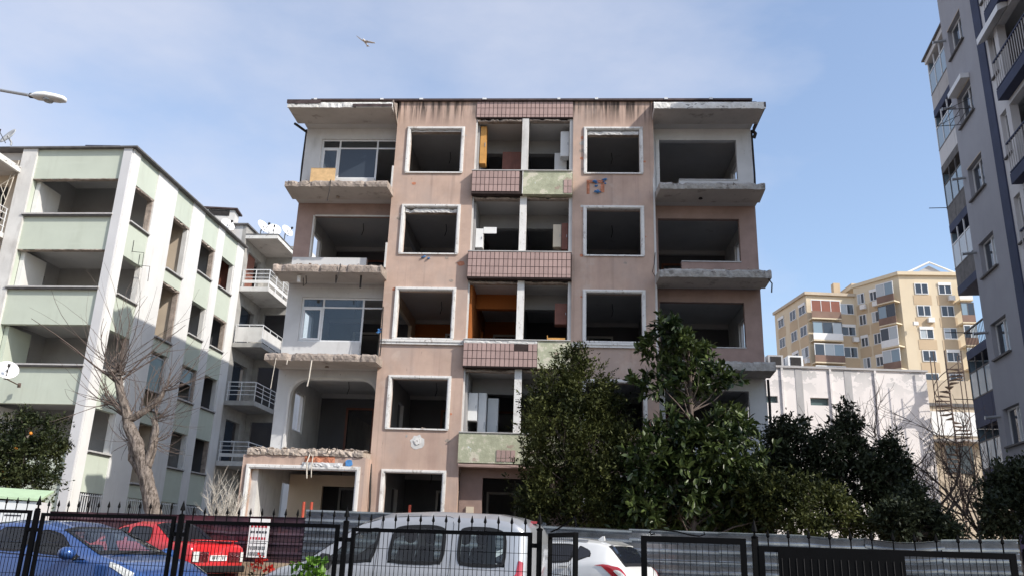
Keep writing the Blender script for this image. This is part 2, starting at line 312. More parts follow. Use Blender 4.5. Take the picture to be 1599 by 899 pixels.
M['carglass'] = glass_mat('car_glass', (0.84, 0.90, 0.88), 0.02, alpha=0.3)
M['carglassdark'] = glass_mat('tinted_car_glass', (0.012, 0.014, 0.02), 0.03)
M['blacktrim'] = mat('black_car_trim', (0.015, 0.015, 0.016), 0.5, 0.1, 4, 0.0, 30)
M['seat'] = mat('dark_car_seat', (0.025, 0.025, 0.028), 0.9, 0.1, 4, 0.1, 60)
M['rubber'] = mat('tyre_rubber', (0.02, 0.02, 0.02), 0.9, 0.1, 4, 0.1, 60)
M['rim'] = mat('grey_rim', (0.45, 0.46, 0.47), 0.35, 0.05, 4, 0.0, 30, metal=0.7)
M['redlamp'] = mat('red_lamp_lens', (0.38, 0.012, 0.02), 0.15, 0.1, 9, 0.0, 30, spec=0.6, coat=1.0)
M['redlampdark'] = mat('dark_red_lamp_lens', (0.10, 0.006, 0.010), 0.15, 0.2, 9, 0.0, 30, spec=0.6, coat=1.0)
M['clearlamp'] = mat('clear_lamp_lens', (0.62, 0.63, 0.60), 0.12, 0.25, 18, 0.2, 40, spec=0.6, coat=1.0)
M['plate'] = mat('white_plate', (0.75, 0.75, 0.73), 0.5, 0.03, 4, 0.0, 30)
M['bird'] = mat('pale_feather', (0.62, 0.57, 0.53), 0.8, 0.1, 6, 0.0, 30)
M['birddark'] = mat('grey_feather', (0.22, 0.22, 0.24), 0.8, 0.1, 6, 0.0, 30)
M['bananayellow'] = mat('yellow_paint', (0.65, 0.36, 0.02), 0.6, 0.08, 4, 0.0, 30)
M['purple'] = mat('faded_purple_wall', (0.27, 0.20, 0.32), 0.9, 0.15, 2, 0.1, 30)
M['leafA'] = leaf_mat('small_olive_leaf', (0.010, 0.016, 0.004), (0.105, 0.115, 0.034), 0.6, 0.14, 0.2)
M['leafM'] = leaf_mat('glossy_magnolia_leaf', (0.010, 0.022, 0.007), (0.110, 0.145, 0.042), 0.38, 0.12, 0.4)
M['leafD'] = leaf_mat('dark_evergreen_leaf', (0.008, 0.013, 0.007), (0.062, 0.075, 0.038), 0.55, 0.12, 0.25)
M['leafC'] = leaf_mat('citrus_leaf', (0.010, 0.018, 0.006), (0.085, 0.098, 0.036), 0.55, 0.15, 0.25)
M['leafB'] = leaf_mat('bright_green_leaf', (0.06, 0.16, 0.02), (0.20, 0.36, 0.05), 0.5, 0.35, 0.4)
M['petal'] = leaf_mat('red_petal', (0.45, 0.015, 0.01), (0.62, 0.05, 0.02), 0.6, 0.3, 0.3)
M['fruit'] = mat('orange_fruit', (0.62, 0.22, 0.03), 0.5, 0.1, 9, 0.05, 60)

# ------------------------------------------------------------------ the gutted pink building
TH, D0 = -0.0661, 25.0655
main_b = empty('apartment_building', (0, D0, 0), TH, 'gutted five storey pink apartment building with empty windows and broken balcony slabs', 'building')
E_ = EYE
FT = [11.22 - 2.865 * k + E_ for k in range(5)]            # floor tops, k = 0 is the top storey
CE = [13.82 + E_] + [FT[k - 1] - 0.24 for k in range(1, 5)]  # ceilings
TW = [13.557 - 2.85 * k + E_ for k in range(5)]            # window trim tops
HW = [1.68, 1.70, 1.66, 1.62, 1.65]
UL, UR = (-3.731, -1.7695), (2.2316, 4.1953)
TOPZ = 14.52 + E_
TR = 0.115

def rough_slab(name, u0, u1, v0, v1, z0, z1, seed, mats, parent, amp=0.035, nu=44, ends=(1, 1), notch=4):
    """a slab with a broken front edge (front at v0); the underside is material 1"""
    rg = random.Random(seed); mb = MB(); rows = []
    nts = [(rg.uniform(u0, u1), rg.uniform(0.05, 0.16), rg.uniform(0.04, 0.11)) for _ in range(notch)]
    for i in range(nu + 1):
        t = i / nu; u = u0 + (u1 - u0) * t
        uj = u + (rg.uniform(-1, 1) * amp if 0 < i < nu else 0)
        cut = sum(d * max(0, 1 - abs(u - c) / w) for c, w, d in nts)
        e0 = (amp * 3 * rg.uniform(0.2, 1.6) if ends[0] and i == 0 else 0) - (amp * 3 * rg.uniform(0.2, 1.6) if ends[1] and i == nu else 0)
        uu = uj + e0
        fb = (uu, v0 + rg.uniform(0, amp) * 1.1 + cut * 0.4, z0 + rg.uniform(-0.15, 0.5) * amp)
        f1 = (uu, v0 + rg.uniform(-0.6, 0.6) * amp + cut * 0.7, z0 + (z1 - z0) * 0.38 + rg.uniform(-0.6, 0.6) * amp)
        f2 = (uu, v0 + rg.uniform(-0.3, 1.0) * amp + cut, z0 + (z1 - z0) * 0.72 + rg.uniform(-0.6, 0.6) * amp)
        ft = (uu, v0 + 0.05 + rg.uniform(0, 1.6) * amp + cut * 1.3, z1 + rg.uniform(-0.9, 0.5) * amp)
        rows.append([fb, f1, f2, ft, (u, v1, z1), (u, v1, z0)])
    vv = [p for r in rows for p in r]; n = 6
    top, bot = [], []
    for i in range(nu):
        for j in range(6):
            f = (i * n + j, i * n + (j + 1) % 6, (i + 1) * n + (j + 1) % 6, (i + 1) * n + j)
            (bot if j == 5 else top).append(f[::-1])
    top.append(tuple(range(6))[::-1][::-1]); top.append(tuple(nu * n + j for j in range(6))[::-1])
    mb.v = vv; mb.f = top + bot; mb.mi = [0] * len(top) + [1] * len(bot)
    return mb.build(name, mats, parent)
def rocks(name, n, boxr, smin, smax, seed, m, parent):
    rg = random.Random(seed); mb = MB()
    for _ in range(n):
        c = [rg.uniform(boxr[i][0], boxr[i][1]) for i in range(3)]; s = rg.uniform(smin, smax) * rg.uniform(0.6, 1)
        vs_ = []
        for sx, sy, sz in [(1, 0, 0), (-1, 0, 0), (0, 1, 0), (0, -1, 0), (0, 0, 1), (0, 0, -1), (.6, .6, .5), (-.6, .6, .45), (.6, -.6, .5), (-.6, -.6, .5)]:
            k = s * rg.uniform(0.6, 1.15); vs_.append((c[0] + sx * k * 1.4, c[1] + sy * k, c[2] + sz * k * 0.75))
        bm = bmesh.new(); [bm.verts.new(v) for v in vs_]; bmesh.ops.convex_hull(bm, input=bm.verts)
        bm.verts.index_update(); used = [v for v in bm.verts if v.link_faces]; ix = {v: i for i, v in enumerate(used)}
        mb.add([v.co[:] for v in used], [tuple(ix[v] for v in f.verts) for f in bm.faces]); bm.free()
    o = mb.build(name, m, parent); o['kind'] = 'stuff'; return o

def blot(name, u, z, r_, seed, m, parent, v=0.0, th=.006, ax=1.0):
    """a thin irregular patch on a wall facing -y"""
    rg = random.Random(seed); n = 15; pts = []
    for i in range(n): a = 2 * math.pi * i / n; k = r_ * rg.uniform(.78, 1.1); pts.append((u + ax * k * math.cos(a), v - .001, z + k * math.sin(a)))
    return MB().prism(pts, (0, -th, 0)).build(name, m, parent)
# floor slabs inside, roof
for k in range(5):
    mb = MB(); mb.box(-7.42, 7.89, 0.27, 13.98, FT[k] - 0.24, FT[k]); mb.build('floor_slab', M['ceil'], main_b)
mb = MB(); mb.box(-7.42, 7.89, 0.27, 13.98, CE[0], TOPZ - 0.42); mb.build('roof_slab', M['ceil'], main_b)
roof = MB().box(-7.16, 7.84, -0.10, 14.0, TOPZ + 0.004, TOPZ + 0.075).build('roof', M['roofdark'], main_b)
rg = random.Random(3); mb = MB()
for i in range(8): 
    u = -6.8 + i * 1.95 + rg.uniform(-.5, .5); mb.box(u, u + rg.uniform(.06, .14), -0.12, -0.02, TOPZ + 0.03, TOPZ + rg.uniform(.08, .10))
mb.each('roof_fixing', M['alu'], roof)
# pillars (pink wall strips with windows)
for side, (a, b), (wl_, wr_) in (('l', (-4.10, -1.41), UL), ('r', (1.88, 4.55), UR)):
    holes = [(wl_ + TR, wr_ - TR, TW[k] - HW[k], TW[k] - TR * 0.85) for k in range(5)]
    pw = MB().wall(a, b, 0, TOPZ, 0, 0.25, holes).build('wall', M['pink'], main_b)
    for k in range(5):
        z1, z0 = TW[k], TW[k] - HW[k]; mb = MB(); w = TR
        full = side == 'l' or k > 0
        for (vv0, vv1, ww, off) in ((-0.035, -0.002, w, 0.0), (-0.062, -0.036, w * 0.55, 0.02), (-0.018, 0.16, 0.035, w - 0.033)):
            zt = z1 - off * (0.85)
            mb.box(wl_ + off, wl_ + off + ww, vv0, vv1, z0, zt - ww * 0.85); mb.box(wr_ - off - ww, wr_ - off, vv0, vv1, z0, zt - ww * 0.85)
            mb.box(wl_ + off, wr_ - off, vv0, vv1, zt - ww * 0.85, zt)
        mb.box(wl_ + 0.02, wr_ - 0.02, -0.05, 0.12, z0 - 0.045, z0 - 0.001)
        mb.build('window_frame', M['trim'], main_b)
        if (side, k) in (('l', 1), ('r', 0), ('l', 0)):      # remains of the roller shutter box
            rough_slab('shutter_box', wl_ + TR + 0.02, wr_ - TR - 0.02, 0.02, 0.22, z1 - TR * 0.85 - (0.17 if k != 0 or side == 'r' else 0.07), z1 - TR * 0.85 - 0.01, 31 + k, [M['greywhite'], M['slab']], main_b, 0.018, 24, (0, 0), 3)
# white ledge under the third row of windows
for a, b in ((-4.07, -1.43), (1.90, 4.1)):
    mb = MB(); mb.box(a, b, -0.10, -0.002, 6.06 + E_, 6.13 + E_); mb.box(a, b, -0.07, -0.002, 5.985 + E_, 6.058 + E_); mb.build('ledge', M['trim'], main_b)
# central bay
U0, U1 = -1.41, 1.88
SP = [(11.02, 11.84), (8.12, 9.01), (5.27, 6.13), (2.39, 3.27)]
SP = [(a + E_, b + E_) for a, b in SP]
MULL = (0.17, 0.39)
TWD, THT = 0.1425, 0.245
tile_me = MB().box(0.009, TWD - 0.009, -0.016, 0.0, 0.009, THT - 0.009).mesh('tile'); tile_me.materials.append(M['tile'])
tile_short = MB().box(0.009, TWD - 0.009, -0.016, 0.0, 0.009, THT * 0.42).mesh('tile'); tile_short.materials.append(M['tile'])
rg = random.Random(11)
def tiles(parent, u0, u1, z0, z1, v, skip):
    n = int((u1 - u0) / TWD + 0.01)
    for i in range(n):
        z = z1 - THT; r_ = 0
        while z > z0 - 0.16:
            me = tile_me
            zz = z
            if z < z0 - 0.002: me = tile_short; zz = z + THT - THT * 0.42 - 0.004
            if zz >= z0 - 0.03 and not skip(u0 + (i + .5) * TWD, z + THT / 2):
                o = link('tile', me, parent, None, (u0 + i * TWD, v - rg.uniform(0, .003), zz)); o.rotation_euler = (rg.uniform(-.012, .012), 0, rg.uniform(-.012, .012))
            z -= THT; r_ += 1
bandp = MB().box(U0, U1, -0.012, 0.25, 13.89 + E_, TOPZ).build('spandrel', M['grout'], main_b)
tiles(bandp, U0 + .005, U1, 13.885 + E_, TOPZ - .01, -0.012, lambda u, z: False)
PR = -0.21
for i, (z0, z1) in enumerate(SP):
    a, b = U0 - 0.02, U1 - 0.01
    if i == 0:
        s0 = MB().box(a, 0.25, PR, 0.10, z0, z1).build('spandrel', M['grout'], main_b)
        tiles(s0, a + .004, 0.26, z0, z1 - .01, PR, lambda u, z: False)
        s1 = MB().box(0.25, b, PR + .012, 0.10, z0, z1).build('spandrel', M['peel'], main_b); tag(s1, 'bare greenish cement half of the top spandrel where the tiles fell off')
        tiles(s1, b - 2 * TWD - .004, b, z0, z1 - .3, PR + .012, lambda u, z: z > z1 - .35 and u < b - .15)
        MB().box(0.235, 0.262, PR - .022, PR - .001, z0, z1 - .01).build('edge_strip', M['trim'], s1)
    elif i == 1:
        s0 = MB().box(a, b, PR, 0.10, z0, z1).build('spandrel', M['grout'], main_b); tiles(s0, a + .004, b, z0, z1 - .01, PR, lambda u, z: False)
    elif i == 2:
        s0 = MB().box(a, 0.86, PR, 0.10, z0, z1).build('spandrel', M['grout'], main_b)
        tiles(s0, a + .004, 0.87, z0, z1 - .10, PR, lambda u, z: (z > z1 - .27 and 0.15 < u < 0.5))
        s1 = MB().box(0.86, b, PR + .012, 0.10, z0, z1).build('spandrel', M['peel'], main_b); tag(s1, 'bare greenish cement end of the third spandrel')
        rough_slab('broken_edge', a + .01, 0.85, PR - .016, PR - 0.001, z1 - .115, z1 - .005, 41, [M['greywhite'], M['slab']], s0, 0.012, 30, (0, 0), 3)
    else:
        s0 = MB().box(a, b, PR, 0.10, z0, z1).build('spandrel', M['peel'], main_b); tag(s0, 'lowest spandrel stripped to bare greenish cement')
        tiles(s0, -0.29, 0.30, z0 + .02, z0 + .40, PR, lambda u, z: z > z0 + .39)
    MB().box(a - .01, b, PR - .03, 0.12, z1 + .001, z1 + .03).build('sill', M['sill'], main_b)
ops = [(13.89 + E_, SP[0][1])] + [(SP[i][0], SP[i + 1][1]) for i in range(3)]
for k, (zt, zb) in enumerate(ops):
    mb = MB(); mb.box(MULL[0], MULL[1], 0.0, 0.2, zb + .031, zt - .001); mb.build('mullion', M['greywhite' if k == 0 else 'trim'], main_b)
    mb = MB(); mb.box(U1 - .11, U1 - .001, 0.06, 0.18, zb + .031, zt - .001); mb.box(U0 + .001, U0 + .05, 0.06, 0.18, zb + .031, zt - .001); mb.each('jamb', M['greywhite'], main_b)
    rough_slab('broken_lintel', U0 + .06, MULL[0] - .01, 0.02, 0.22, zt - .10, zt - .002, 50 + k, [M['slab'], M['slab']], main_b, 0.025, 26, (0, 0), 3)
    rough_slab('broken_lintel', MULL[1] + .01, U1 - .12, 0.02, 0.22, zt - .08, zt - .002, 60 + k, [M['slab'], M['slab']], main_b, 0.02, 26, (0, 0), 3)
    MB().box(U0 + .13, .20, 1.5, 1.75, CE[k] - .50, CE[k] - .001).build('ceiling_beam', M['orange' if k == 2 else 'room'], main_b); MB().box(.34, U1 - .13, 1.5, 1.75, CE[k] - .50, CE[k] - .001).build('ceiling_beam', M['room'], main_b)
    MB().box(.21, .33, .26, 4.99, FT[k] + .001, CE[k] - .002).build('partition_wall', M['roomgloom'] if k != 1 else M['room'], main_b)
# ground floor entrance under the lowest spandrel
MB().wall(U0, U1, 0, SP[3][0] - .002, 0.42, 0.60, [(-0.72, 1.3, 0.0, 2.02 + E_)]).build('wall', M['brownpink'], main_b)
rough_slab('bay_soffit', U0, U1, -0.20, 0.27, SP[3][0] - .12, SP[3][0] - .003, 71, [M['brownpink'], M['brownpink']], main_b, 0.01, 12, (0, 0), 0)
# rooms: partitions, back wall, end walls
LEFT, RIGHT = -7.42, 7.89
for k in range(5):
    zt = CE[k] - .001; zb = FT[k] + .001
    wm = M['orange'] if k == 2 else M['room']
    for u in (-1.41, 1.76):
        MB().wall(0.62 if k == 4 else 0.26, 5.0, zb, zt, u, u + .12, [(3.4, 4.3, zb, zb + 2.05)], 'v').build('partition_wall', wm if u < 0 else M['room'], main_b)
    MB().wall(0.26, 5.0, zb, zt, -4.05, -3.93, [(1.6, 4.2, zb, zb + 2.2)] if k in (1, 2) else [(2.8, 3.8, zb, zb + 2.05)], 'v').build('partition_wall', M['beige'] if k == 2 else M['room'], main_b)
    MB().wall(0.26, 5.0, zb, zt, 4.43, 4.55, [(2.8, 3.8, zb, zb + 2.05)], 'v').build('partition_wall', M['room'], main_b)
    for a_, b_, hs_ in ((LEFT, -3.93, [(-6.2, -5.3, zb, zb + 2.05)]), (-3.93, .27, [(-2.7, -1.9, zb, zb + 2.05), (-.9, 0.0, zb, zb + 2.05)]), (.27, RIGHT, [(2.6, 3.4, zb, zb + 2.05), (5.4, 6.4, zb, zb + 2.05)])):
        MB().wall(a_, b_, zb, zt, 5.0, 5.15, hs_).build('partition_wall', M['orange'] if k == 2 and a_ < 0 and a_ > -5 else M['roomgloom'], main_b)
    MB().wall(LEFT, RIGHT, zb, zt, 13.80, 13.98, [(-6, -4.5, zb + 1, zb + 2.2), (4.5, 6, zb + 1, zb + 2.2)]).build('back_wall', M['greywhite'], main_b)
    hl = [(1.95, 3.05, zb + .88, zb + 2.20), (6.4, 7.4, zb + .9, zb + 2.1)]
    if k == 4: hl = [(1.6, 2.9, zb + .6, zb + 2.1)]
    MB().wall(0.80 if k < 4 else -0.62, 13.80, zb, zt, LEFT, LEFT + .18, hl, 'v').build('end_wall', M['greywhite'], main_b)
    hr = [(2.25, 3.25, zb + .88, zb + 2.20), (6.4, 7.4, zb + .9, zb + 2.1)]
    MB().wall(0.80, 13.80, zb, zt, RIGHT - .18, RIGHT, hr, 'v').build('end_wall', M['greywhite'], main_b)
    for h, uu in ((hl[0], LEFT), (hr[0], RIGHT - .18)):    # frames left in the side windows
        mb = MB(); y0, y1, z0, z1 = h; u_ = uu + .07
        for (a, b, c, d) in ((y0, y1, z1 - .06, z1), (y0, y1, z0, z0 + .06), (y0, y0 + .06, z0 + .06, z1 - .06), (y1 - .06, y1, z0 + .06, z1 - .06)):
            mb.box(u_, u_ + .06, a + .002, b - .002, c + .002, d - .002)
        mb.build('side_window_frame', M['alu'], main_b)
    for a_ in (-6.2, -2.7, -.9, 2.6, 5.4):      # door casings in the inner wall
        mb = MB(); w_ = .08; b_ = a_ + (.9 if a_ not in (-2.7, 2.6, 5.4) else (.8 if a_ != 5.4 else 1.0)); mb.box(a_ - w_, a_, 4.97, 4.998, zb + .001, zb + 2.13); mb.box(b_, b_ + w_, 4.97, 4.998, zb + .001, zb + 2.13); mb.box(a_, b_, 4.97, 4.998, zb + 2.05, zb + 2.13); mb.build('door_casing', M['woodred'] if k % 2 else M['greywhite'], main_b)
    for j_ in range(3):      # bare flex hanging from ceilings
        u_ = (-2.6, 3.3, -5.6)[j_]; MB().tube([(u_, 2.4, zt), (u_ + .03, 2.42, zt - .25), (u_ - .02, 2.4, zt - .45)], .012, 4).build('hanging_flex', M['cable'], main_b)
    # cornice moulding under each ceiling
    mb = MB(); mb.box(-3.92, -1.42, 4.88, 4.998, zt - .14, zt - .002); mb.box(1.89, 4.42, 4.88, 4.998, zt - .14, zt - .002); mb.box(LEFT + .19, -4.06, 4.86, 4.998, zt - .16, zt - .002); mb.box(4.56, RIGHT - .19, 4.86, 4.998, zt - .16, zt - .002)
    mb.each('cornice', M['ceil'], main_b)
# bay walls, recessed 0.6 m behind the pillars
WV0, WV1 = 0.60, 0.80
def zr(x): return x + E_
baywalls = [
    ('l', 0, 'baywhite', [(-6.84, -4.1, zr(11.92), zr(13.41)), (-4.88, -4.1, FT[0], zr(12.5))]),
    ('l', 1, 'brownpink', [(-6.85, -4.1, zr(9.03), zr(10.53)), (-4.90, -4.1, FT[1], zr(9.5))]),
    ('l', 2, 'baywhite', [(-6.92, -4.1, zr(6.18), zr(7.66)), (-4.88, -4.1, FT[2], zr(6.5))]),
    ('r', 0, 'baywhite', [(4.69, 7.38, zr(11.91), zr(13.40)), (4.69, 5.43, FT[0], zr(12.3))]),
    ('r', 1, 'brownpink', [(4.70, 7.34, zr(9.02), zr(10.53)), (4.70, 5.43, FT[1], zr(9.5))]),
    ('r', 2, 'brownpink', [(4.70, 7.36, zr(6.19), zr(7.68)), (4.70, 5.43, FT[2], zr(6.5))]),
    ('r', 3, 'baywhite', [(4.80, 7.36, zr(3.29), zr(4.85)), (4.80, 5.43, FT[3], zr(3.6))]),
    ('r', 4, 'brownpink', [(4.80, 7.36, zr(0.5), zr(2.0))])]
for s, k, mm, holes in baywalls:
    a, b = (LEFT, -3.9) if s == 'l' else (4.35, RIGHT)
    w = MB().wall(a, b, FT[k] + .001, CE[k] - .001, WV0, WV1, holes).build('bay_wall', M[mm], main_b)
    h = holes[0]
    if (s, k) == ('l', 1):      # the low white parapet below the brown opening
        MB().box(LEFT + .01, -4.9, WV0 - .012, WV0 - .001, FT[1] + .002, zr(9.03)).build('parapet_face', M['baywhite'], w)
        mb = MB(); mb.box(-6.85, -6.80, WV0 - .03, WV0 + .15, h[2], h[3]); mb.box(-6.79, -4.15, WV0 - .03, WV0 - .001, h[3] - .03, h[3] + .02); mb.build('opening_edge', M['greywhite'], w)
    if s == 'r' and k in (0, 1, 2):
        MB().box(5.43, h[1], WV0 - .03, WV1 - .02, h[2] + .001, h[2] + .035).build('sill', M['sill'], w)
    if (s, k) == ('r', 0):
        MB().box(4.69, 4.80, WV0 - .02, WV0 + .18, FT[0] + .002, h[3] - .002).build('door_jamb', M['trim'], w)
# aluminium windows of the left bays (top storey and third row)
for k, (x0, x1, zb, zt) in ((0, (-6.84, -4.12, 11.92, 13.41)), (2, (-6.92, -4.12, 6.18, 7.66))):
    x0 += .0; zb, zt = zr(zb), zr(zt); g = empty('window', (0, 0, 0)); g.parent = main_b
    V0, V1 = 0.66, 0.71; tz = zt - .33; m1, m2 = (-6.20, -4.88)
    mb = MB(); w = .055
    mb.box(x0, x1, V0, V1, zt - w, zt - .002); mb.box(x0, m2 + .03, V0, V1, zb, zb + w); mb.box(x0, x1, V0, V1, tz - .025, tz + .025)
    for xx in (x0, m1 - w / 2, m2 - w / 2):
        mb.box(xx, xx + w, V0, V1, zb + w, tz - .025); mb.box(xx, xx + w, V0, V1, tz + .025, zt - w)
    mb.box(m2 - w / 2, m2 + w / 2, V0, V1, FT[k] + .01, zb); 
    mb.frame(x0 + w + .003, m1 - w / 2 - .003, zb + w + .003, tz - .028, V0 - .02, V1 - .01, .06)
    mb.build('window_frame', M['alu'], g)
    gm = M['glassclear']
    MB().box(m1 + .03, m2 - .03, V0 + .02, V0 + .026, zb + w, tz - .026).build('pane', M['glassdark'] if k == 0 else gm, g)
    MB().box(x0 + w + .064, m1 - w / 2 - .064, V0 + .005, V0 + .011, zb + w + .064, tz - .09).build('pane', gm, g)
    for a, b in ((x0 + w, m1 - .03), (m1 + .03, m2 - .03)): MB().box(a, b, V0 + .02, V0 + .026, tz + .026, zt - w).build('pane', gm, g)
# fourth row, left bay: arched opening
k = 3; ax0, ax1, az = -6.96, -4.1, zr(4.93); mb = MB(); rr = 0.55
outer = []; pts = [(ax0, FT[3] + .001)]
for i in range(9):
    a = math.pi - i * math.pi / 16; pts.append((ax0 + rr + rr * math.cos(a), az - rr + rr * math.sin(a)))
for i in range(9):
    a = math.pi / 2 - i * math.pi / 16; pts.append((ax1 - .1 - rr + rr * math.cos(a), az - rr + rr * math.sin(a)))
pts.append((ax1 - .1, FT[3] + .001))
zt = CE[3] - .001
def strip(y0, y1, polyA, polyB, mb):
    for (p, q, r_, s_) in zip(polyA[:-1], polyA[1:], polyB[1:], polyB[:-1]):
        mb.prism([(p[0], y0, p[1]), (q[0], y0, q[1]), (r_[0], y0, r_[1]), (s_[0], y0, s_[1])], (0, y1 - y0, 0))
mb.box(LEFT, ax0, WV0, WV1, FT[3] + .001, zt)
ins = pts[1:-1]; strip(WV0, WV1, ins, [(p[0], zt) for p in ins], mb); mb.box(ax1 - .1, -3.9, WV0, WV1, FT[3] + .001, zt)
aw = mb.build('bay_wall', M['baywhite'], main_b)
mb = MB(); outp = [(p[0] + (.075 if p[0] > -5.5 else -.075) * (1 if p[1] < az - .3 else .6), p[1] + (.075 if p[1] > az - .5 else 0)) for p in pts]
strip(WV0 - .03, WV0 - .001, pts, outp, mb); mb.build('arch_trim', M['greywhite'], aw)
# balcony slabs and roof slabs of the bays
for (a, b, kk, z0, z1, mm, sd_) in ((-7.53, -4.03, 0, 10.98, 11.21, 'slab', 1), (-7.58, -4.02, 1, 8.07, 8.33, 'slab', 2), (-7.46, -3.95, 2, 5.24, 5.48, 'slab', 3),
                                   (4.55, 7.96, 0, 10.97, 11.21, 'slabshade', 4), (4.50, 7.96, 1, 8.05, 8.33, 'slabshade', 5), (4.5, 7.94, 2, 5.2, 5.48, 'slabshade', 6), (4.5, 7.9, 3, 2.38, 2.62, 'slabshade', 7)):
    rough_slab('balcony_slab', a, b, -0.80, 0.268, zr(z0), zr(z1), sd_, [M[mm], M['soffit']], main_b, 0.017, 46, (1, 1), 5)
rocks('slab_rubble', 60, ((-7.4, -4.2), (-0.72, 0.3), (zr(8.33), zr(8.37))), .02, .06, 5, M['rubble'], main_b)
rocks('slab_rubble', 40, ((4.7, 7.6), (-0.72, -0.2), (zr(8.33), zr(8.36))), .02, .06, 6, M['rubble'], main_b)
rgr = random.Random(15)
for (a, b, z, n) in ((-7.4, -4.2, 11.1, 6), (-7.4, -4.2, 8.2, 8), (-7.3, -4.1, 5.36, 7), (-7.4, -4.3, 2.5, 10), (4.7, 7.8, 11.1, 5), (4.7, 7.8, 8.2, 6)):
    for j in range(n):      # bent reinforcing bars sticking out of the broken edges
        u = rgr.uniform(a, b); l = rgr.uniform(.06, .2); dz = rgr.uniform(-.16, .06)
        MB().tube([(u, -.70, zr(z) + .02), (u + rgr.uniform(-.03, .03), -.80 - l * .5, zr(z) + .02), (u + rgr.uniform(-.08, .08), -.82 - l * .8, zr(z) + dz)], .007, 4).build('rebar', M['rust'], main_b)
# bay roofs
for (a, b, s) in ((-7.66, -4.14, 'l'), (4.52, 8.05, 'r')):
    rs = MB(); rs.box(a, b, -0.78, 0.268, zr(13.83), zr(14.04)); rs.cur = 1
    br = rs.build('bay_roof', [M['soffit'], M['soffit']], main_b)
    rough_slab('fascia', a - .03, b + .02, -0.835, -0.782, zr(13.80 if s == 'r' else 13.84), zr(14.06), 80 + len(s) + (s == 'r'), [M['fascia'], M['fascia']], br, 0.012, 60, (0, 0), 5)
    x0, x1 = (a + .02, b - .01) if s == 'l' else (a + .01, b - .25)
    mb = MB(); mb.prism([(x0, -0.80, zr(14.062)), (x0, 0.0, zr(14.46)), (x0, 0.26, zr(14.46)), (x0, 0.26, zr(14.062))], (x1 - x0, 0, 0)); mb.build('roof_cover', M['roofdark'] if s == 'r' else M['slab'], br)
    if s == 'l':
        mb = MB(); mb.box(a - .05, a + 1.1, -0.86, -0.838, zr(13.98), zr(14.12)); mb.box(a + 2.2, b, -0.85, -0.838, zr(13.86), zr(13.96)); mb.each('gutter_strip', M['roofdark'], br)
        MB().prism([(b + .005, -.82, zr(14.04)), (b + .005, 0, zr(13.62)), (b + .005, 0, zr(13.80)), (b + .005, -.82, zr(14.12))], (.04, 0, 0)).build('edge_board', M['slab'], br)
    else:
        MB().box(b - .02, b + .03, -0.83, 0.9, zr(13.86), zr(14.03)).build('edge_board', M['roofdark'], br)
# dark pipes on the outer corners of the bays
mb = MB(); mb.tube([(-7.46, .66, zr(13.8)), (-7.47, .64, zr(12.4)), (-7.45, .66, zr(11.25))], .035); mb.tube([(-7.62, -.1, zr(13.62)), (-7.60, .3, zr(13.72)), (-7.46, .6, zr(13.70))], .05)
mb.tube([(7.93, .66, zr(13.8)), (7.94, .64, zr(12.2)), (7.93, .66, zr(11.25))], .035); mb.tube([(7.95, .6, zr(13.75)), (8.02, .5, zr(13.6)), (7.97, .55, zr(13.45))], .06)
mb.tube([(7.93, .5, zr(5.2)), (7.95, .55, zr(4.4)), (7.93, .6, zr(2.2))], .04)
mb.each('downpipe', M['cable'], main_b)
# ground floor on the left comes forward to the balcony line
GV = -0.80; gz = zr(2.40)
gw = MB().wall(-7.68, -4.05, 0, gz, GV, GV + .18, [(-7.42, -4.30, 0.35, zr(2.0))]).build('wall', M['pink'], main_b)
MB().box(-4.23, -4.05, GV + .18, -0.001, 0, gz - .001).build('wall', M['pink'], main_b)
MB().box(-7.68, -7.50, GV + .18, 0.6, 1.9, gz - .001).build('wall', M['pink'], main_b)
mb = MB(); w = .13
for (vv0, vv1, ww, off) in ((GV - .035, GV - .002, w, 0), (GV - .062, GV - .036, w * .55, .02)):
    mb.box(-7.55 + off, -7.55 + off + ww, vv0, vv1, 0.35, zr(2.13) - off - ww); mb.box(-4.17 - off - ww, -4.17 - off, vv0, vv1, 0.35, zr(2.13) - off - ww); mb.box(-7.55 + off, -4.17 - off, vv0, vv1, zr(2.13) - off - ww, zr(2.13) - off)
mb.build('window_frame', M['trim'], gw)
rough_slab('balcony_slab', -7.62, -4.05, -0.86, 0.268, gz + .001, zr(2.60), 9, [M['rubble'], M['soffit']], main_b, 0.04, 56, (1, 1), 7)
rocks('slab_rubble', 170, ((-7.5, -4.15), (-0.8, -0.3), (zr(2.55), zr(2.63))), .03, .09, 12, M['rubble'], main_b)
rough_slab('exposed_brick', -5.85, -4.95, GV - .03, GV - .002, zr(2.22), zr(2.40), 90, [M['brick'], M['brick']], gw, .02, 20, (1, 1), 2)
rough_slab('loose_plaster', -5.9, -4.7, GV - .075, GV - .034, zr(2.06), zr(2.22), 91, [M['baywhite'], M['baywhite']], gw, .03, 22, (1, 1), 3)
blot('blue_foam', -4.52, zr(2.22), .11, 88, M['blueplastic'], gw, GV, .04)
mb = MB(); mb.wall(-7.2, -4.3, FT[4] + .002, gz - .3, 2.2, 2.35, [(-6.1, -4.5, FT[4] + .002, zr(1.75))]); mb.build('inner_arch_wall', M['beige'], main_b)
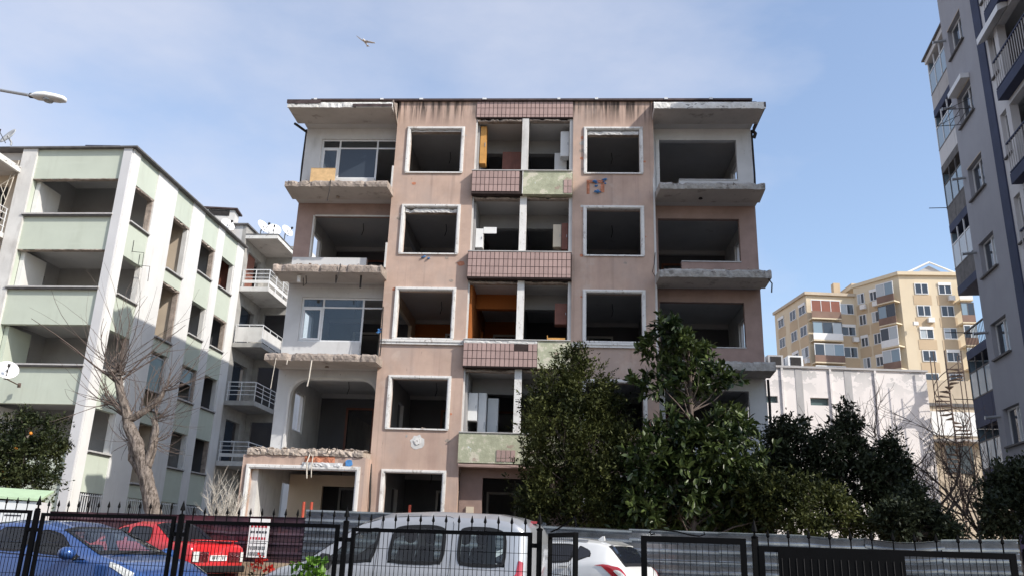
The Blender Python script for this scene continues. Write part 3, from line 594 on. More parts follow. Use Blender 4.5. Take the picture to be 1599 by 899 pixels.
# rebars, cables and wires
def wires(specs, m, parent, name):
    for p in specs: MB().tube(p[0], p[1], 4).build(name, m, parent)
wires([([(-5.70, -.83, zr(2.45)), (-5.72, -.98, zr(2.2)), (-5.68, -.95, zr(1.75))], .022), ([(-5.60, -.83, zr(2.40)), (-5.58, -.95, zr(2.1)), (-5.56, -.93, zr(1.78))], .014),
       ([(-7.05, -.82, zr(5.30)), (-7.08, -.84, zr(4.75)), (-7.10, -.84, zr(4.35))], .012), ([(-5.95, -.80, zr(5.25)), (-5.97, -.82, zr(4.7)), (-6.0, -.82, zr(4.45))], .022), ([(-6.7, -.8, zr(5.25)), (-6.7, -.82, zr(5.1))], .015)], M['palewire'], main_b, 'rebar')
wires([([(-5.95, -.82, zr(11.2)), (-5.94, -.86, zr(10.8)), (-5.98, -.86, zr(10.45))], .014), ([(-5.35, -.82, zr(8.33)), (-5.38, -.85, zr(7.95)), (-5.42, -.86, zr(7.7))], .013), ([(-4.95, -.82, zr(2.55)), (-4.85, -1.05, zr(2.66))], .014), ([(-5.2, -.82, zr(2.5)), (-5.1, -1.0, zr(2.66))], .014),
       ([(7.83, -.7, zr(8.06)), (7.93, -.72, zr(7.9)), (7.9, -.72, zr(7.62))], .02), ([(4.52, -.02, zr(9.1)), (4.48, -.05, zr(8.7)), (4.42, -.05, zr(8.45)), (4.5, -.05, zr(8.3))], .01),
       ([(-4.05, -.03, zr(5.6)), (-4.02, -.12, zr(5.9)), (-4.04, -.1, zr(6.4)), (-4.07, -.02, zr(7.2))], .018), ([(-6.55, -.4, zr(8.06)), (-6.5, -.42, zr(7.8)), (-6.6, -.4, zr(7.72)), (-6.62, -.42, zr(7.98))], .014), ([(-4.75, -.5, zr(8.06)), (-4.74, -.5, zr(7.65))], .03), ([(-5.55, -.5, zr(8.06)), (-5.53, -.5, zr(7.8))], .022),
       ([(-4.06, -.02, zr(2.3)), (-3.98, -.08, zr(1.2)), (-3.99, -.05, zr(.2))], .03)], M['cable'], main_b, 'cable')
MB().lathe([(.06, 0), (.06, .22), (.03, .24)], (-6.75, -.45, zr(7.82)), 10).build('lamp_holder', M['trim'], main_b)
for (u, v, k) in ((6.0, -.1, 0), (6.05, -.1, 1), (-5.9, 0, 0), (-5.7, 0, 2)):
    MB().lathe([(.07, 0), (.05, .05)], (u, v, FT[k] - .24 - .05), 8).build('ceiling_rose', M['cable'] if u > 0 else M['slab'], main_b)
# chipped plaster, scattered over the pillars and round the openings
rg = random.Random(77); chips = []
for j in range(34):
    left = rg.random() < .5; a_, b_ = (-4.05, -1.5) if left else (1.95, 4.5); k = rg.randrange(4)
    if rg.random() < .55: u_ = rg.choice([UL[0] - .04, UL[1] + .04] if left else [UR[0] - .04, UR[1] + .04]); z_ = rg.uniform(TW[k] - HW[k] - .15, TW[k] + .1)
    else: u_ = rg.uniform(a_ + .1, b_ - .1); z_ = rg.uniform(TW[k] - HW[k] - 1.0, TW[k] - HW[k] - .12)
    blot('plaster_chip', u_, z_, rg.uniform(.02, .085), 700 + j, M[rg.choice(['slab', 'greywhite', 'concrete', 'brick', 'slab'])], main_b, 0, .004, rg.uniform(.6, 1.6))
for k in range(4):
    for wl_, wr_ in (UL, UR):
        rocks('sill_rubble', 7, ((wl_ + .2, wr_ - .2), (.05, .2), (TW[k] - HW[k] + .01, TW[k] - HW[k] + .03)), .015, .05, 400 + k * 3 + int(wl_), M['rubble'], main_b)
# holes and patches on the pillars
hp = rough_slab('exposed_brick', 2.34, 2.92, -.03, -.002, zr(11.50), zr(11.62), 101, [M['brick'], M['brick']], main_b, .02, 16, (1, 1), 1)
rough_slab('exposed_brick', 2.34, 2.44, -.03, -.002, zr(11.12), zr(11.49), 102, [M['brick'], M['brick']], main_b, .02, 8, (1, 1), 1)
rough_slab('exposed_brick', 2.80, 2.92, -.03, -.002, zr(11.18), zr(11.49), 103, [M['brick'], M['brick']], main_b, .02, 8, (1, 1), 1)
rocks('blue_plastic_shred', 9, ((2.6, 2.98), (-.07, -.02), (zr(11.15), zr(11.7))), .04, .10, 21, M['blueplastic'], main_b)
rocks('blue_plastic_shred', 5, ((-3.0, -2.7), (-.05, -.01), (zr(8.82), zr(8.92))), .03, .06, 22, M['blueplastic'], main_b)
rocks('blue_plastic_shred', 5, ((-4.2, -4.06), (-.08, -.02), (zr(6.2), zr(6.5))), .04, .08, 23, M['blueplastic'], main_b)
blot('plaster_patch', -2.71, zr(2.98), .22, 24, M['greywhite'], main_b); blot('plaster_patch', -2.70, zr(3.0), .11, 25, M['trim'], main_b, -.008, .02)
rough_slab('exposed_brick', 4.50, 4.56, -.02, .25, zr(5.6), zr(13.5), 104, [M['greywhite'], M['slab']], main_b, .02, 6, (0, 0), 0)
mb = MB(); mb.box(-4.16, -4.101, -.03, .5, zr(8.5), zr(9.35)); mb.build('broken_jamb', M['greywhite'], main_b)
mb = MB(); mb.box(-4.16, -4.101, -.02, .5, zr(11.2), zr(12.1)); mb.build('broken_jamb', M['greywhite'], main_b)
MB().box(-1.18, -.95, .36, .418, zr(.70), zr(1.16)).build('socket_box', M['cabcream'], main_b)

# ---- things left behind in the rooms (placed in the building's own frame)
CT, ST = math.cos(TH), math.sin(TH)
def wpt(u, v, z=0): return (u * CT - v * ST, D0 + u * ST + v * CT, z)
def cabinet(name, label, u0, u1, v0, v1, z0, z1, m, md=None, doors=1, cat='cabinet'):
    e = empty(name, wpt((u0 + u1) / 2, (v0 + v1) / 2, z0), TH, label, cat)
    w, d, h = (u1 - u0) / 2, (v1 - v0) / 2, z1 - z0
    MB().box(-w, w, -d + .02, d, 0, h).build('carcass', m, e)
    for i in range(doors):
        a = -w + 2 * w * i / doors; b = -w + 2 * w * (i + 1) / doors
        dr = MB().box(a + .006, b - .006, -d, -d + .018, .01, h - .01).build('door', md or m, e)
        MB().box(b - .05, b - .03, -d - .02, -d - .001, h * .45, h * .55).build('handle', M['steel'], dr)
    return e
cabinet('wall_cabinet', 'orange wood wall cabinet hanging beside the top left kitchen opening', -1.27, -1.06, .3, .62, zr(12.35), zr(13.75), M['woodorange'])
cabinet('wardrobe', 'red brown wooden wardrobe standing inside the top left kitchen opening', -.55, .13, 1.0, 1.5, FT[0], zr(13.15), M['woodred'], doors=2, cat='wardrobe')
cabinet('wall_cabinet', 'bright white wall cabinet in the top right kitchen opening', 1.46, 1.75, .40, .72, zr(12.68), zr(13.62), M['cabwhite'], doors=1)
cabinet('tall_cabinet', 'tall white cabinet standing behind the sill of the top right kitchen', 1.26, 1.68, .9, 1.4, FT[0], zr(13.06), M['cabwhite'])
c4 = cabinet('wall_cabinet', 'small white wall cabinet with an open flap in the second row kitchen', -1.28, -1.03, .35, .65, zr(9.35), zr(10.02), M['cabwhite'])
MB().box(.13, .56, -.14, -.12, .50, .72).build('open_flap', M['cabwhite'], c4)
cabinet('wall_cabinet', 'cream fronted cabinet hanging in the second row right kitchen', 1.26, 1.53, .5, .8, zr(9.45), zr(10.25), M['cabcream'])
cabinet('wall_cabinet', 'red brown wall cabinet beside the cream one in the second row', 1.54, 1.75, .45, .8, zr(9.35), zr(10.28), M['woodred'])
cabinet('wall_cabinet', 'brown wood wall cabinet in the third row kitchen opening', 1.36, 1.75, .5, .85, zr(6.85), zr(7.55), M['woodred'], doors=1)
e = empty('broken_drawer', wpt(1.42, .1, SP[2][1] + .031), TH, 'broken orange wood drawer lying on the third row sill', 'drawer')
MB().box(-.28, .28, -.1, .1, 0, .03).build('bottom', M['woodorange'], e); MB().box(-.28, .28, -.1, -.085, .031, .12).build('front', M['woodorange'], e); MB().box(-.28, -.26, -.084, .1, .031, .2).build('side', M['woodorange'], e)
cabinet('wall_cabinet', 'pale grey kitchen cabinet in the fourth row left opening', -1.29, -1.0, .6, .9, zr(3.75), zr(4.62), M['cabwhite'])
cabinet('tall_cabinet', 'tall white cupboard in the fourth row left opening', -.99, -.74, .8, 1.2, FT[3], zr(4.66), M['cabwhite'])
e = cabinet('shelf_unit', 'white glazed shelf unit in the fourth row left opening', -.72, -.38, 1.1, 1.4, FT[3], zr(4.55), M['cabwhite'], cat='shelf')
o = MB().box(-7.02, -6.17, .30, .33, FT[0] + .005, zr(12.16)).build('chipboard_sheet', M['osb']); o.location = (0, D0, 0); o.rotation_euler = (0, 0, TH)
tag(o, 'yellow chipboard sheet leaning behind the top left balcony edge', 'board')
for i, (u, lab) in enumerate(((-5.52, 'red steel prop left of its twin behind the hoarding'), (-5.30, 'red steel prop right of its twin behind the hoarding'), (-2.53, 'lone red steel prop standing below the ground floor pillar window'))):
    e = empty('steel_prop', wpt(u, -1.5, 0), 0, lab, 'prop', 'red steel props'); MB().tube([(0, 0, 0), (0, 0, 1.3)], .05, 8).build('outer_tube', M['redpaint'], e); MB().tube([(0, 0, 1.3), (0, 0, 2.43)], .04, 8).build('inner_tube', M['redpaint'], e); MB().box(-.08, .08, -.08, .08, 0, .012).build('base_plate', M['rust'], e)

# ------------------------------------------------------------------ the pale green building on the left
PS = 1.4824
left_b = empty('apartment_building', (-14.595, 28.748, 0), PS, 'empty pale green and white apartment building with holes for windows, left of the pink one', 'building')
RT = 14.07 + E_
PIL = [(0.0, .50), (1.97, 3.61), (5.11, 6.29), (7.80, 8.52), (10.05, 10.88)]
PAN = [(.50, 1.97), (3.61, 5.11), (6.29, 7.80), (8.52, 10.05)]
SL_ = [11.355 - 2.85 * k + E_ for k in range(4)]; TL_ = [12.823 - 2.85 * k + E_ for k in range(4)]
for i, (a, b) in enumerate(PIL):
    MB().box(a, b, -.035, .24, 0, RT).build('pilaster', M['whitepaint'], left_b)
side_holes = []
for i, (a, b) in enumerate(PAN):
    hs = []
    for k in range(4):
        if i == 1: hs.append((a, b, 10.57 + E_ - 2.87 * k, 12.85 + E_ - 2.87 * k))
        else: hs.append((a, b, SL_[k], TL_[k]))
    hs = [h for h in hs if h[2] > 1.9]
    hs.append((a + .1, b - .1, .45, 1.40 + E_))
    edges = [0] + [z for h in sorted(hs, key=lambda h: h[2]) for z in h[2:4]] + [RT - .001]
    for z0, z1 in zip(edges[0::2], edges[1::2]): MB().box(a + .001, b - .001, 0, .24, z0, z1).build('green_panel', M['greenpaint'], left_b)
    for k, h in enumerate(hs[:-1]):
        MB().box(a + .002, b - .002, -.10, .10, h[2] - .05, h[2] + .004).build('window_sill', M['sill'], left_b)
        MB().box(a + .002, b - .002, -.06, -.002, h[2] - .09, h[2] - .051).build('sill_edge', M['darkedge'], left_b)
        MB().box(b - .09, b - .003, .02, .22, h[2] + .006, h[3] - .004).build('window_jamb', M['greywhite'] if (i + k) % 2 else M['slab'], left_b)
        if (i, k) in ((0, 0), (1, 0), (2, 0), (1, 1), (3, 1)):
            rough_slab('broken_lintel', a + .004, b - .004, -.012, .2, h[3] - .10, h[3] + .012, 200 + i * 7 + k, [M['slab'], M['slab']], left_b, .03, 20, (0, 0), 3)
    g = MB(); n = 9
    for j in range(n + 1): x = a + .1 + (b - a - .2) * j / n; g.box(x - .012, x + .012, -.03, -.006, .5, 1.36 + E_)
    for z in (.55, 1.5, 1.30 + E_): g.box(a + .1, b - .1, -.05, -.031, z - .012, z + .012)
    g.build('window_grille', M['alu'], left_b)
    MB().box(a + .1, b - .1, .10, .12, .45, 1.40 + E_).build('pane', M['glassdark'], left_b)
# panes still standing in the shaded lower rows
for (i, k) in ((1, 2), (2, 2)):
    a, b = PAN[i]; z0 = (10.57 + E_ - 2.87 * k) if i == 1 else SL_[k]; z1 = z0 + (2.28 if i == 1 else 1.47)
    mb = MB(); mb.frame(a + .03, b - .15, z0 + .02, z1 - .12, .10, .15, .06); mb.box(a + .09, b - .21, .10, .15, z0 + .75, z0 + .80); mb.build('window_frame', M['steel'], left_b)
    MB().box(a + .09, b - .21, .12, .126, z0 + .80, z1 - .18).build('pane', M['glassteal'], left_b)
# front: white corner pier, open bands and green parapets
MB().box(-.10, -.001, 0.0, .335, 0, RT - .002).build('corner_pier', M['lavpale'], left_b)
MB().box(-.10, -.001, 3.80, 4.38, 0, RT - .002).build('corner_pier', M['greywhite'], left_b)
fh = [(.25, 3.80, 11.389 - 2.85 * k + E_, 12.847 - 2.85 * k + E_) for k in range(4)]
MB().wall(.25, 4.38, 0, RT - .003, 0, .22, fh + [(1.1, 1.9, .3, 1.25 + E_), (2.3, 3.1, .3, 1.25 + E_)], 'v').build('front_wall', M['greenpaint'], left_b)
for k, h in enumerate(fh):
    MB().box(-.16, .10, .30, 3.86, h[2] - .05, h[2] + .004).build('window_sill', M['sill'], left_b); MB().box(-.13, -.002, .32, 3.84, h[2] - .10, h[2] - .051).build('sill_edge', M['darkedge'], left_b)
    if k < 2:
        mbx = rough_slab('broken_lintel', .34, 3.79, -.012, .18, h[3] - .04, h[3] + .012, 230 + k, [M['slab'], M['slab']], left_b, .02, 40, (0, 0), 4)
        mbx.matrix_local = Matrix(((0, 1, 0, 0), (1, 0, 0, 0), (0, 0, 1, 0), (0, 0, 0, 1)))
    MB().box(.23, 1.5, 3.62, 3.79, h[2] + .006, h[3] - .02).build('inner_jamb', M['whitepaint'] if k != 2 else M['greenpaint'], left_b)
for y0 in (1.1, 2.3): mb = MB(); mb.frame(y0, y0 + .8, .3, 1.25 + E_, 0, 0, .06) if False else mb.box(.1, .12, y0, y0 + .8, .3, 1.25 + E_); mb.build('pane', M['glassdark'], left_b)
# slabs, partitions
FLZ = [10.42 - 2.85 * k + E_ for k in range(4)] + [0.2]
for z in FLZ: MB().box(.24, 13.8, .25, 8.5, z - .2, z).build('floor_slab', M['ceil'], left_b)
MB().box(.24, 10.85, .25, 8.5, RT - .32, RT - .01).build('roof_slab', M['ceil'], left_b)
cap = MB(); cap.box(-.18, 10.95, -.22, 8.6, RT + .001, RT + .06); cap.build('roof_edge', M['darkedge'], left_b)
for k in range(4):
    z0, z1 = FLZ[k] + .001, (FLZ[k - 1] - .201 if k else RT - .322)
    for j, (x, mm) in enumerate(((2.9, 'room'), (5.13, 'beige'), (8.05, 'room'), (10.2, 'woodred' if k == 0 else 'roomgloom'))):
        MB().box(x, x + .12, .26, 4.0, z0, z1).build('partition_wall', M[mm], left_b)
    MB().wall(.26, 10.8, z0, z1, 4.0, 4.12, [(1.2, 2.1, z0, z0 + 2.05), (6.4, 7.3, z0, z0 + 2.05)]).build('partition_wall', M['room'], left_b)
    MB().box(4.9, 5.02, 4.13, 8.4, z0, z1).build('partition_wall', M['roomgloom'], left_b)
MB().box(10.7, 10.85, .25, 8.5, .2, RT - .33).build('end_wall', M['greywhite'], left_b)
MB().box(.24, 10.7, 8.5, 8.65, 0, RT - .01).build('back_wall', M['greywhite'], left_b)
# balconies at the far left of the front
MB().wall(4.381, 9.0, 0, RT - .003, .25, .45, [(4.9, 8.4, 11.2 - 2.85 * k + E_, 12.7 - 2.85 * k + E_) for k in range(4)], 'v').build('front_wall', M['beige'], left_b)
for k in range(4):
    z = 10.5 - 2.85 * k + E_ + .1
    rs = rough_slab('balcony_slab', 4.40, 8.8, -1.35, .24, z - .2, z, 240 + k, [M['greywhite'], M['soffit']], left_b, .03, 30, (1, 1), 3); rs.matrix_local = Matrix(((0, 1, 0, 0), (1, 0, 0, 0), (0, 0, 1, 0), (0, 0, 0, 1)))
    mb = MB()
    for dz in (.25, .5, .75, .95): mb.tube([(-.1, 4.46, z + dz), (-1.3, 4.46, z + dz), (-1.3, 8.7, z + dz)], .018, 5)
    for p in ((-.15, 4.46), (-.7, 4.46), (-1.3, 4.46), (-1.3, 6), (-1.3, 7.5)): mb.tube([(p[0], p[1], z), (p[0], p[1], z + .95)], .018, 5)
    mb.build('railing', M['alu'], left_b)
cn = MB(); cn.box(-1.45, .24, 4.40, 8.8, 13.10 + E_, 13.25 + E_); cn.build('canopy', M['soffit'], left_b); MB().box(-1.50, -.11, 4.30, 4.399, 13.06 + E_, 13.28 + E_).build('canopy_edge', M['fascia'], left_b)
wires([([(-.05, 4.5, zr(13.6)), (-.12, 4.55, zr(12.4)), (-.1, 4.7, zr(11.4))], .02), ([(-.1, 4.6, zr(13.3)), (-.2, 4.75, zr(12.0)), (-.12, 4.62, zr(10.6))], .018), ([(-.12, 4.5, zr(12.9)), (-.2, 4.9, zr(12.5)), (-.15, 4.6, zr(11.9))], .015)], M['palewire'], left_b, 'cable')
# balcony wing at the far end
MB().wall(10.881, 13.9, 0, 15.3 + E_, 0, .2, [(11.5, 13.2, 12.0 - 2.85 * k + E_ + .1, 14.1 - 2.85 * k + E_) for k in range(4)]).build('wing_wall', M['concrete'], left_b)  # dirty grey walls, also toned down to deepen the shade on the wing
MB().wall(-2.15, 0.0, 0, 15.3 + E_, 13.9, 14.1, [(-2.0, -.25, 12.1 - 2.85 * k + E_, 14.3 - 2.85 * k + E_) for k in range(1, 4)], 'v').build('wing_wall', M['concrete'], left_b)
MB().box(13.9, 17, -2.35, -2.151, 0, 15.0 + E_).build('wing_pier', M['whitepaint'], left_b)
MB().box(14.1, 17, -2.15, 8, 14.8 + E_, 15.3 + E_).build('wing_roof', M['greywhite'], left_b)
MB().box(10.881, 13.9, .2, 6, 14.1 + E_, 15.3 + E_).build('penthouse_wall', M['greywhite'], left_b)
MB().box(10.75, 14.2, -.1, 6.1, 15.301 + E_, 15.38 + E_).build('roof_edge', M['darkedge'], left_b)
MB().box(15.6, 17, -2, 5, .1, 14.7 + E_).build('wing_gloom_block', M['roomgloom'], left_b)  # dark block added so the wing openings read as unlit
mb = MB(); mb.box(10.95, 13.9, -1.62, -.001, 14.62 + E_, 14.76 + E_); cp = mb.build('canopy', M['soffit'], left_b)
mb = MB(); mb.box(10.90, 10.949, -1.67, 0, 14.60 + E_, 14.80 + E_); mb.box(10.95, 13.88, -1.67, -1.621, 14.60 + E_, 14.80 + E_); mb.build('canopy_edge', M['fascia'], cp)
MB().box(10.88, 13.88, -1.70, 0, 14.801 + E_, 14.85 + E_).build('canopy_roof', M['darkedge'], cp)
for k in range(4):
    z = 12.06 - 2.85 * k + E_
    MB().box(10.98, 13.9, -1.50, -.001, z - .22, z).build('balcony_slab', [M['greywhite'], M['concrete'], M['concrete'], M['greywhite']][k], left_b)
    mb = MB()
    for dz in (.3, .5, .7, .9): mb.tube([(11.02, -.05, z + dz), (11.02, -1.46, z + dz), (13.8, -1.46, z + dz)], .017 if dz < .9 else .026, 5)
    for p in ((11.02, -.1), (11.02, -.75), (11.02, -1.46), (12.0, -1.46), (13.0, -1.46), (13.75, -1.46)): mb.tube([p + (z,), p + (z + .9,)], .02, 5)
    mb.build('railing', M['alu'], left_b)
    if k in (0, 3): mb = MB(); mb.box(11.0, 11.014, -1.44, -.08, z + .20, z + .36); mb.box(11.05, 13.75, -1.484, -1.47, z + .20, z + .36); mb.build('railing_band', M['whitepaint'], left_b)
    if k == 1: mb = MB(); mb.box(11.0, 11.014, -1.44, -.08, z + .05, z + .8); mb.box(11.05, 13.6, -1.484, -1.47, z + .05, z + .72); mb.build('railing_sheet', M['greywhite'], left_b)
    MB().box(11.6, 12.6, .08, .12, z + .06, z + 2.0).build('door', M['woodred'] if k == 0 else M['glassdark'], left_b)
# chimney stack
ch = empty('chimney_stack', (-15.15, 40.0, RT + .06), .05, 'grey plastered chimney stack with a slab lid on the green building roof', 'chimney')
MB().box(-.75, .75, -.4, .4, .0, 2.0).build('shaft', M['greywhite'], ch)
MB().box(-.55, .5, -.44, -.402, 1.68, 1.96).build('vent_slot', M['cable'], ch); MB().box(-.85, .9, -.52, .5, 2.01, 2.09).build('lid', M['roofdark'], ch)
MB().box(-1.25, -.752, -.3, .3, 0, 1.2).build('brick_stub', M['brick'], ch)

# ------------------------------------------------------------------ satellite dishes, aerials, roof hatches
def dish(loc, rz, tilt, r_, m, label, pole=.5):
    e = empty('satellite_dish', loc, rz, label, 'dish', 'satellite dishes')
    MB().tube([(0, 0, 0), (0, 0, pole)], .035, 6).build('pole', M['steel'], e)
    prof = [(r_ * t, -.22 * r_ * (1 - t * t)) for t in (0.02, .25, .5, .75, 1.0)]; n = 24; vv = []; ff = []
    for (q, h) in prof:
        for j in range(n): a = 2 * math.pi * j / n; vv.append((q * math.cos(a), q * 1.05 * math.sin(a), h))
    for i in range(len(prof) - 1):
        for j in range(n): ff.append((i * n + j, i * n + (j + 1) % n, (i + 1) * n + (j + 1) % n, (i + 1) * n + j))
    ff.append(tuple(range(n))[::-1])
    mb = MB(); mb.add(vv, ff); o = mb.build('reflector', m, e, True); s = o.modifiers.new('s', 'SOLIDIFY'); s.thickness = .02
    o.location = (0, -.18, pole + r_ * .55); o.rotation_euler = (R(90 - tilt), 0, 0)
    a = R(tilt); fz = pole + r_ * .55
    foc = (0, -.18 - math.cos(a) * r_ * 1.1, fz + math.sin(a) * r_ * 1.1 - r_ * .3)
    MB().tube([(0, -.2, fz - r_ * .9), foc], .015, 5).build('feed_arm', M['cable'], e); MB().box(foc[0] - .04, foc[0] + .04, foc[1] - .05, foc[1] + .05, foc[2] - .04, foc[2] + .06).build('receiver', M['cable'], e)
    MB().tube([(0, 0, pole), (0, -.2, fz)], .04, 6).build('bracket', M['steel'], e)
    return e
dish((at(15, 236, 28.9).x, 28.9, RT + .06), R(-30), 25, .36, M['dishgrey'], 'weathered grey satellite dish on the front left roof corner of the green building', .12)
dish((at(353, 352, 39.3).x, 39.3, at(353, 358, 39.3).z - .35), R(48), 28, .37, M['dish'], 'white satellite dish in front of the chimney stack', .35)
dish((at(407, 362, 41.5).x, 41.5, at(407, 362, 41.5).z - .2), R(60), 28, .40, M['dish'], 'leftmost white dish of the three on the wing roof', .25)
dish((at(426, 366, 41.9).x, 41.9, at(426, 368, 41.9).z - .2), R(20), 25, .40, M['dish'], 'middle white dish of the three on the wing roof', .25)
dish((at(445, 366, 42.3).x, 42.3, at(445, 368, 42.3).z - .3), R(55), 28, .36, M['dish'], 'rightmost white dish of the three on the wing roof', .35)
dish((at(8, 590, 26.6).x, 26.6, at(8, 592, 26.6).z), R(35), 30, .34, M['dish'], 'white satellite dish bracketed to the lower green front, at the left frame edge', .1)
_q = at(27, 600, 28.6); _q2 = at(8, 590, 26.6)
e = empty('dish_arm', tuple(_q), 0, 'rusty bracket arm carrying the lower white dish', 'bracket'); MB().tube([(0, .1, 0), _q2 - _q], .022, 6).build('arm', M['rust'], e); MB().box(-.05, .05, .1, .14, -.08, .08).build('wall_plate', M['rust'], e)
for loc, lab in (((-15.3, 29.3, RT + .06), 'dark tilted roof panel near the front corner of the green building'), ((-14.3, 33.2, RT + .06), 'dark tilted roof panel along the side edge of the green building')):
    e = empty('roof_panel', loc, PS, lab, 'panel', 'dark roof panels'); MB().prism([(-.4, -.1, .10), (.4, -.1, .10), (.4, 1.3, .13), (-.4, 1.3, .13)], (0, 0, .05)).build('sheet', M['navy'], e); MB().box(-.35, -.30, .0, .9, 0, .09).build('foot', M['darkedge'], e); MB().box(.30, .35, .0, .9, 0, .09).build('foot', M['darkedge'], e)
for j, (x, z) in enumerate(((1.05, 10.3), (1.62, 9.95))):
    e = empty('wall_aerial', Matrix.Rotation(PS, 3, 'Z') @ Vector((x, -.0, 0)) + Vector((-14.595, 28.748, z + E_)), PS, ('left' if j == 0 else 'right') + ' one of two thin metal arms sticking out of the green panel', 'bracket', 'thin metal arms on the green panel')
    MB().tube([(0, -.0, .0), (0, -.5, -.05), (0, -.52, -.65)], .012, 5).build('arm', M['cable'], e); MB().tube([(0, -.02, .45), (0, -.03, 0)], .01, 5).build('stay', M['cable'], e)

# ------------------------------------------------------------------ the tall lavender building on the right
PB = 1.3677
rb = empty('apartment_building', (16.097, 26.7865, 0), PB, 'tall lavender grey apartment building with navy stripe at the right edge', 'building')
RZ = 22.1 + E_
zs = [20.73 - 2.85 * k + E_ for k in range(8)]
RH = [(-1.41, 0.0, z, z + 1.2) for z in zs] 
NWH = [(-3.86, -3.36, z, z + 1.5) for z in zs]
BH = [(-8.6, -4.15, z - .9, z + 1.45) for z in zs]
MB().wall(-2.56, .57, 0, RZ, -.25, 0, RH).build('wall', M['lav'], rb)
MB().box(-3.15, -2.561, -.25, .05, 0, RZ).build('navy_stripe', M['navy'], rb)
MB().wall(-10.35, -3.151, 0, RZ, -.25, .0, NWH + BH).build('wall', M['lavpale'], rb)
MB().box(-9.1, .55, -10, -.26, 0, RZ - .01).build('core', M['lav'], rb) if False else None
MB().box(.37, .57, -10, -.251, 0, RZ).build('end_wall', M['lav'], rb); MB().box(-10.35, -10.15, -10, -.251, 0, RZ).build('end_wall', M['lav'], rb)
MB().box(-10.15, .37, -2.6, -2.4, 0, RZ).build('inner_wall', M['room'], rb); MB().box(-10.4, .62, -10, .06, RZ + .001, RZ + .12).build('roof', M['darkedge'], rb)
for z in zs:
    MB().box(-10.14, .36, -2.39, -.26, z - 1.15, z - .92).build('floor_slab', M['ceil'], rb)
    w = empty('window'); w.parent = rb
    mb = MB(); mb.frame(-1.39, -.02, z + .01, z + 1.19, -.20, -.14, .06); mb.box(-.80, -.74, -.20, -.14, z + .07, z + 1.13); mb.build('window_frame', M['alu'], w)
    MB().box(-1.33, -.80, -.18, -.174, z + .07, z + 1.13).build('pane', M['glasspale'] if z < 13 else M['glassdark'], w); MB().box(-.74, -.08, -.18, -.174, z + .07, z + 1.13).build('pane', M['glassdark'], w)
    MB().box(-1.48, .07, -.13, .09, z - .05, z + .006).build('window_sill', M['darkedge'], w)
    if z > 12: MB().box(-1.42, .01, -.13, .015, z + 1.201, z + 1.23).build('lintel_strip', M['tan'], w)
    w2 = empty('window'); w2.parent = rb
    mb = MB(); mb.frame(-3.85, -3.37, z + .01, z + 1.49, -.18, -.12, .05); mb.build('window_frame', M['alu'], w2); MB().box(-3.80, -3.42, -.16, -.154, z + .06, z + 1.44).build('pane', M['glassdark'], w2); MB().box(-3.92, -3.30, -.1, .08, z - .04, z + .006).build('window_sill', M['darkedge'], w2)
    b = empty('balcony'); b.parent = rb
    MB().box(-8.6, -4.15, -.10, .30, z - 1.24, z - .90).build('balcony_slab', M['navy'], b)
    mb = MB(); mb.box(-8.6, -4.15, .23, .29, z + .08, z + .13); mb.box(-8.6, -4.15, .23, .29, z - .86, z - .82)
    mb.build('hand_rail', M['navy'], b)
    mb = MB()
    for i in range(28): x = -8.55 + i * .161; mb.box(x, x + .03, .25, .27, z - .82, z + .08)
    mb.build('railing_bars', M['greyband'], b)
    MB().box(-8.5, -4.25, -1.5, -1.45, z - .89, z + 1.35).build('door', M['glasspale'] if int(z) % 2 else M['glassdark'], b)
    MB().tube([(.28, .001, z + 1.02), (.28, .42, z + .98), (.28, .46, z + .98)], [.05, .05, .07], 8).build('flue_pipe', M['steel'], rb)
MB().prism([(-5.2, .02, 19.35 + E_ - 2.85), (-3.3, .02, 19.35 + E_ - 2.85), (-3.3, .32, 19.2 + E_ - 2.85), (-5.2, .32, 19.2 + E_ - 2.85)], (0, 0, .22)).build('awning_case', M['alu'], rb)
zz = zs[2]
MB().box(-1.45, .02, .01, .30, zz + 1.24, zz + 1.42).build('awning_case', M['alu'], rb)
mb = MB()
for yy in (.15, .4, .65): mb.tube([(-1.3, yy, zz + .1), (-.1, yy, zz + .1)], .012, 4)
for xx in (-1.3, -.1): mb.tube([(xx, .01, zz + .1), (xx, .85, zz + .1)], .014, 4); mb.tube([(xx, .01, zz + .5), (xx, .85, zz + .1)], .010, 4)
mb.build('drying_rack', M['cable'], rb)
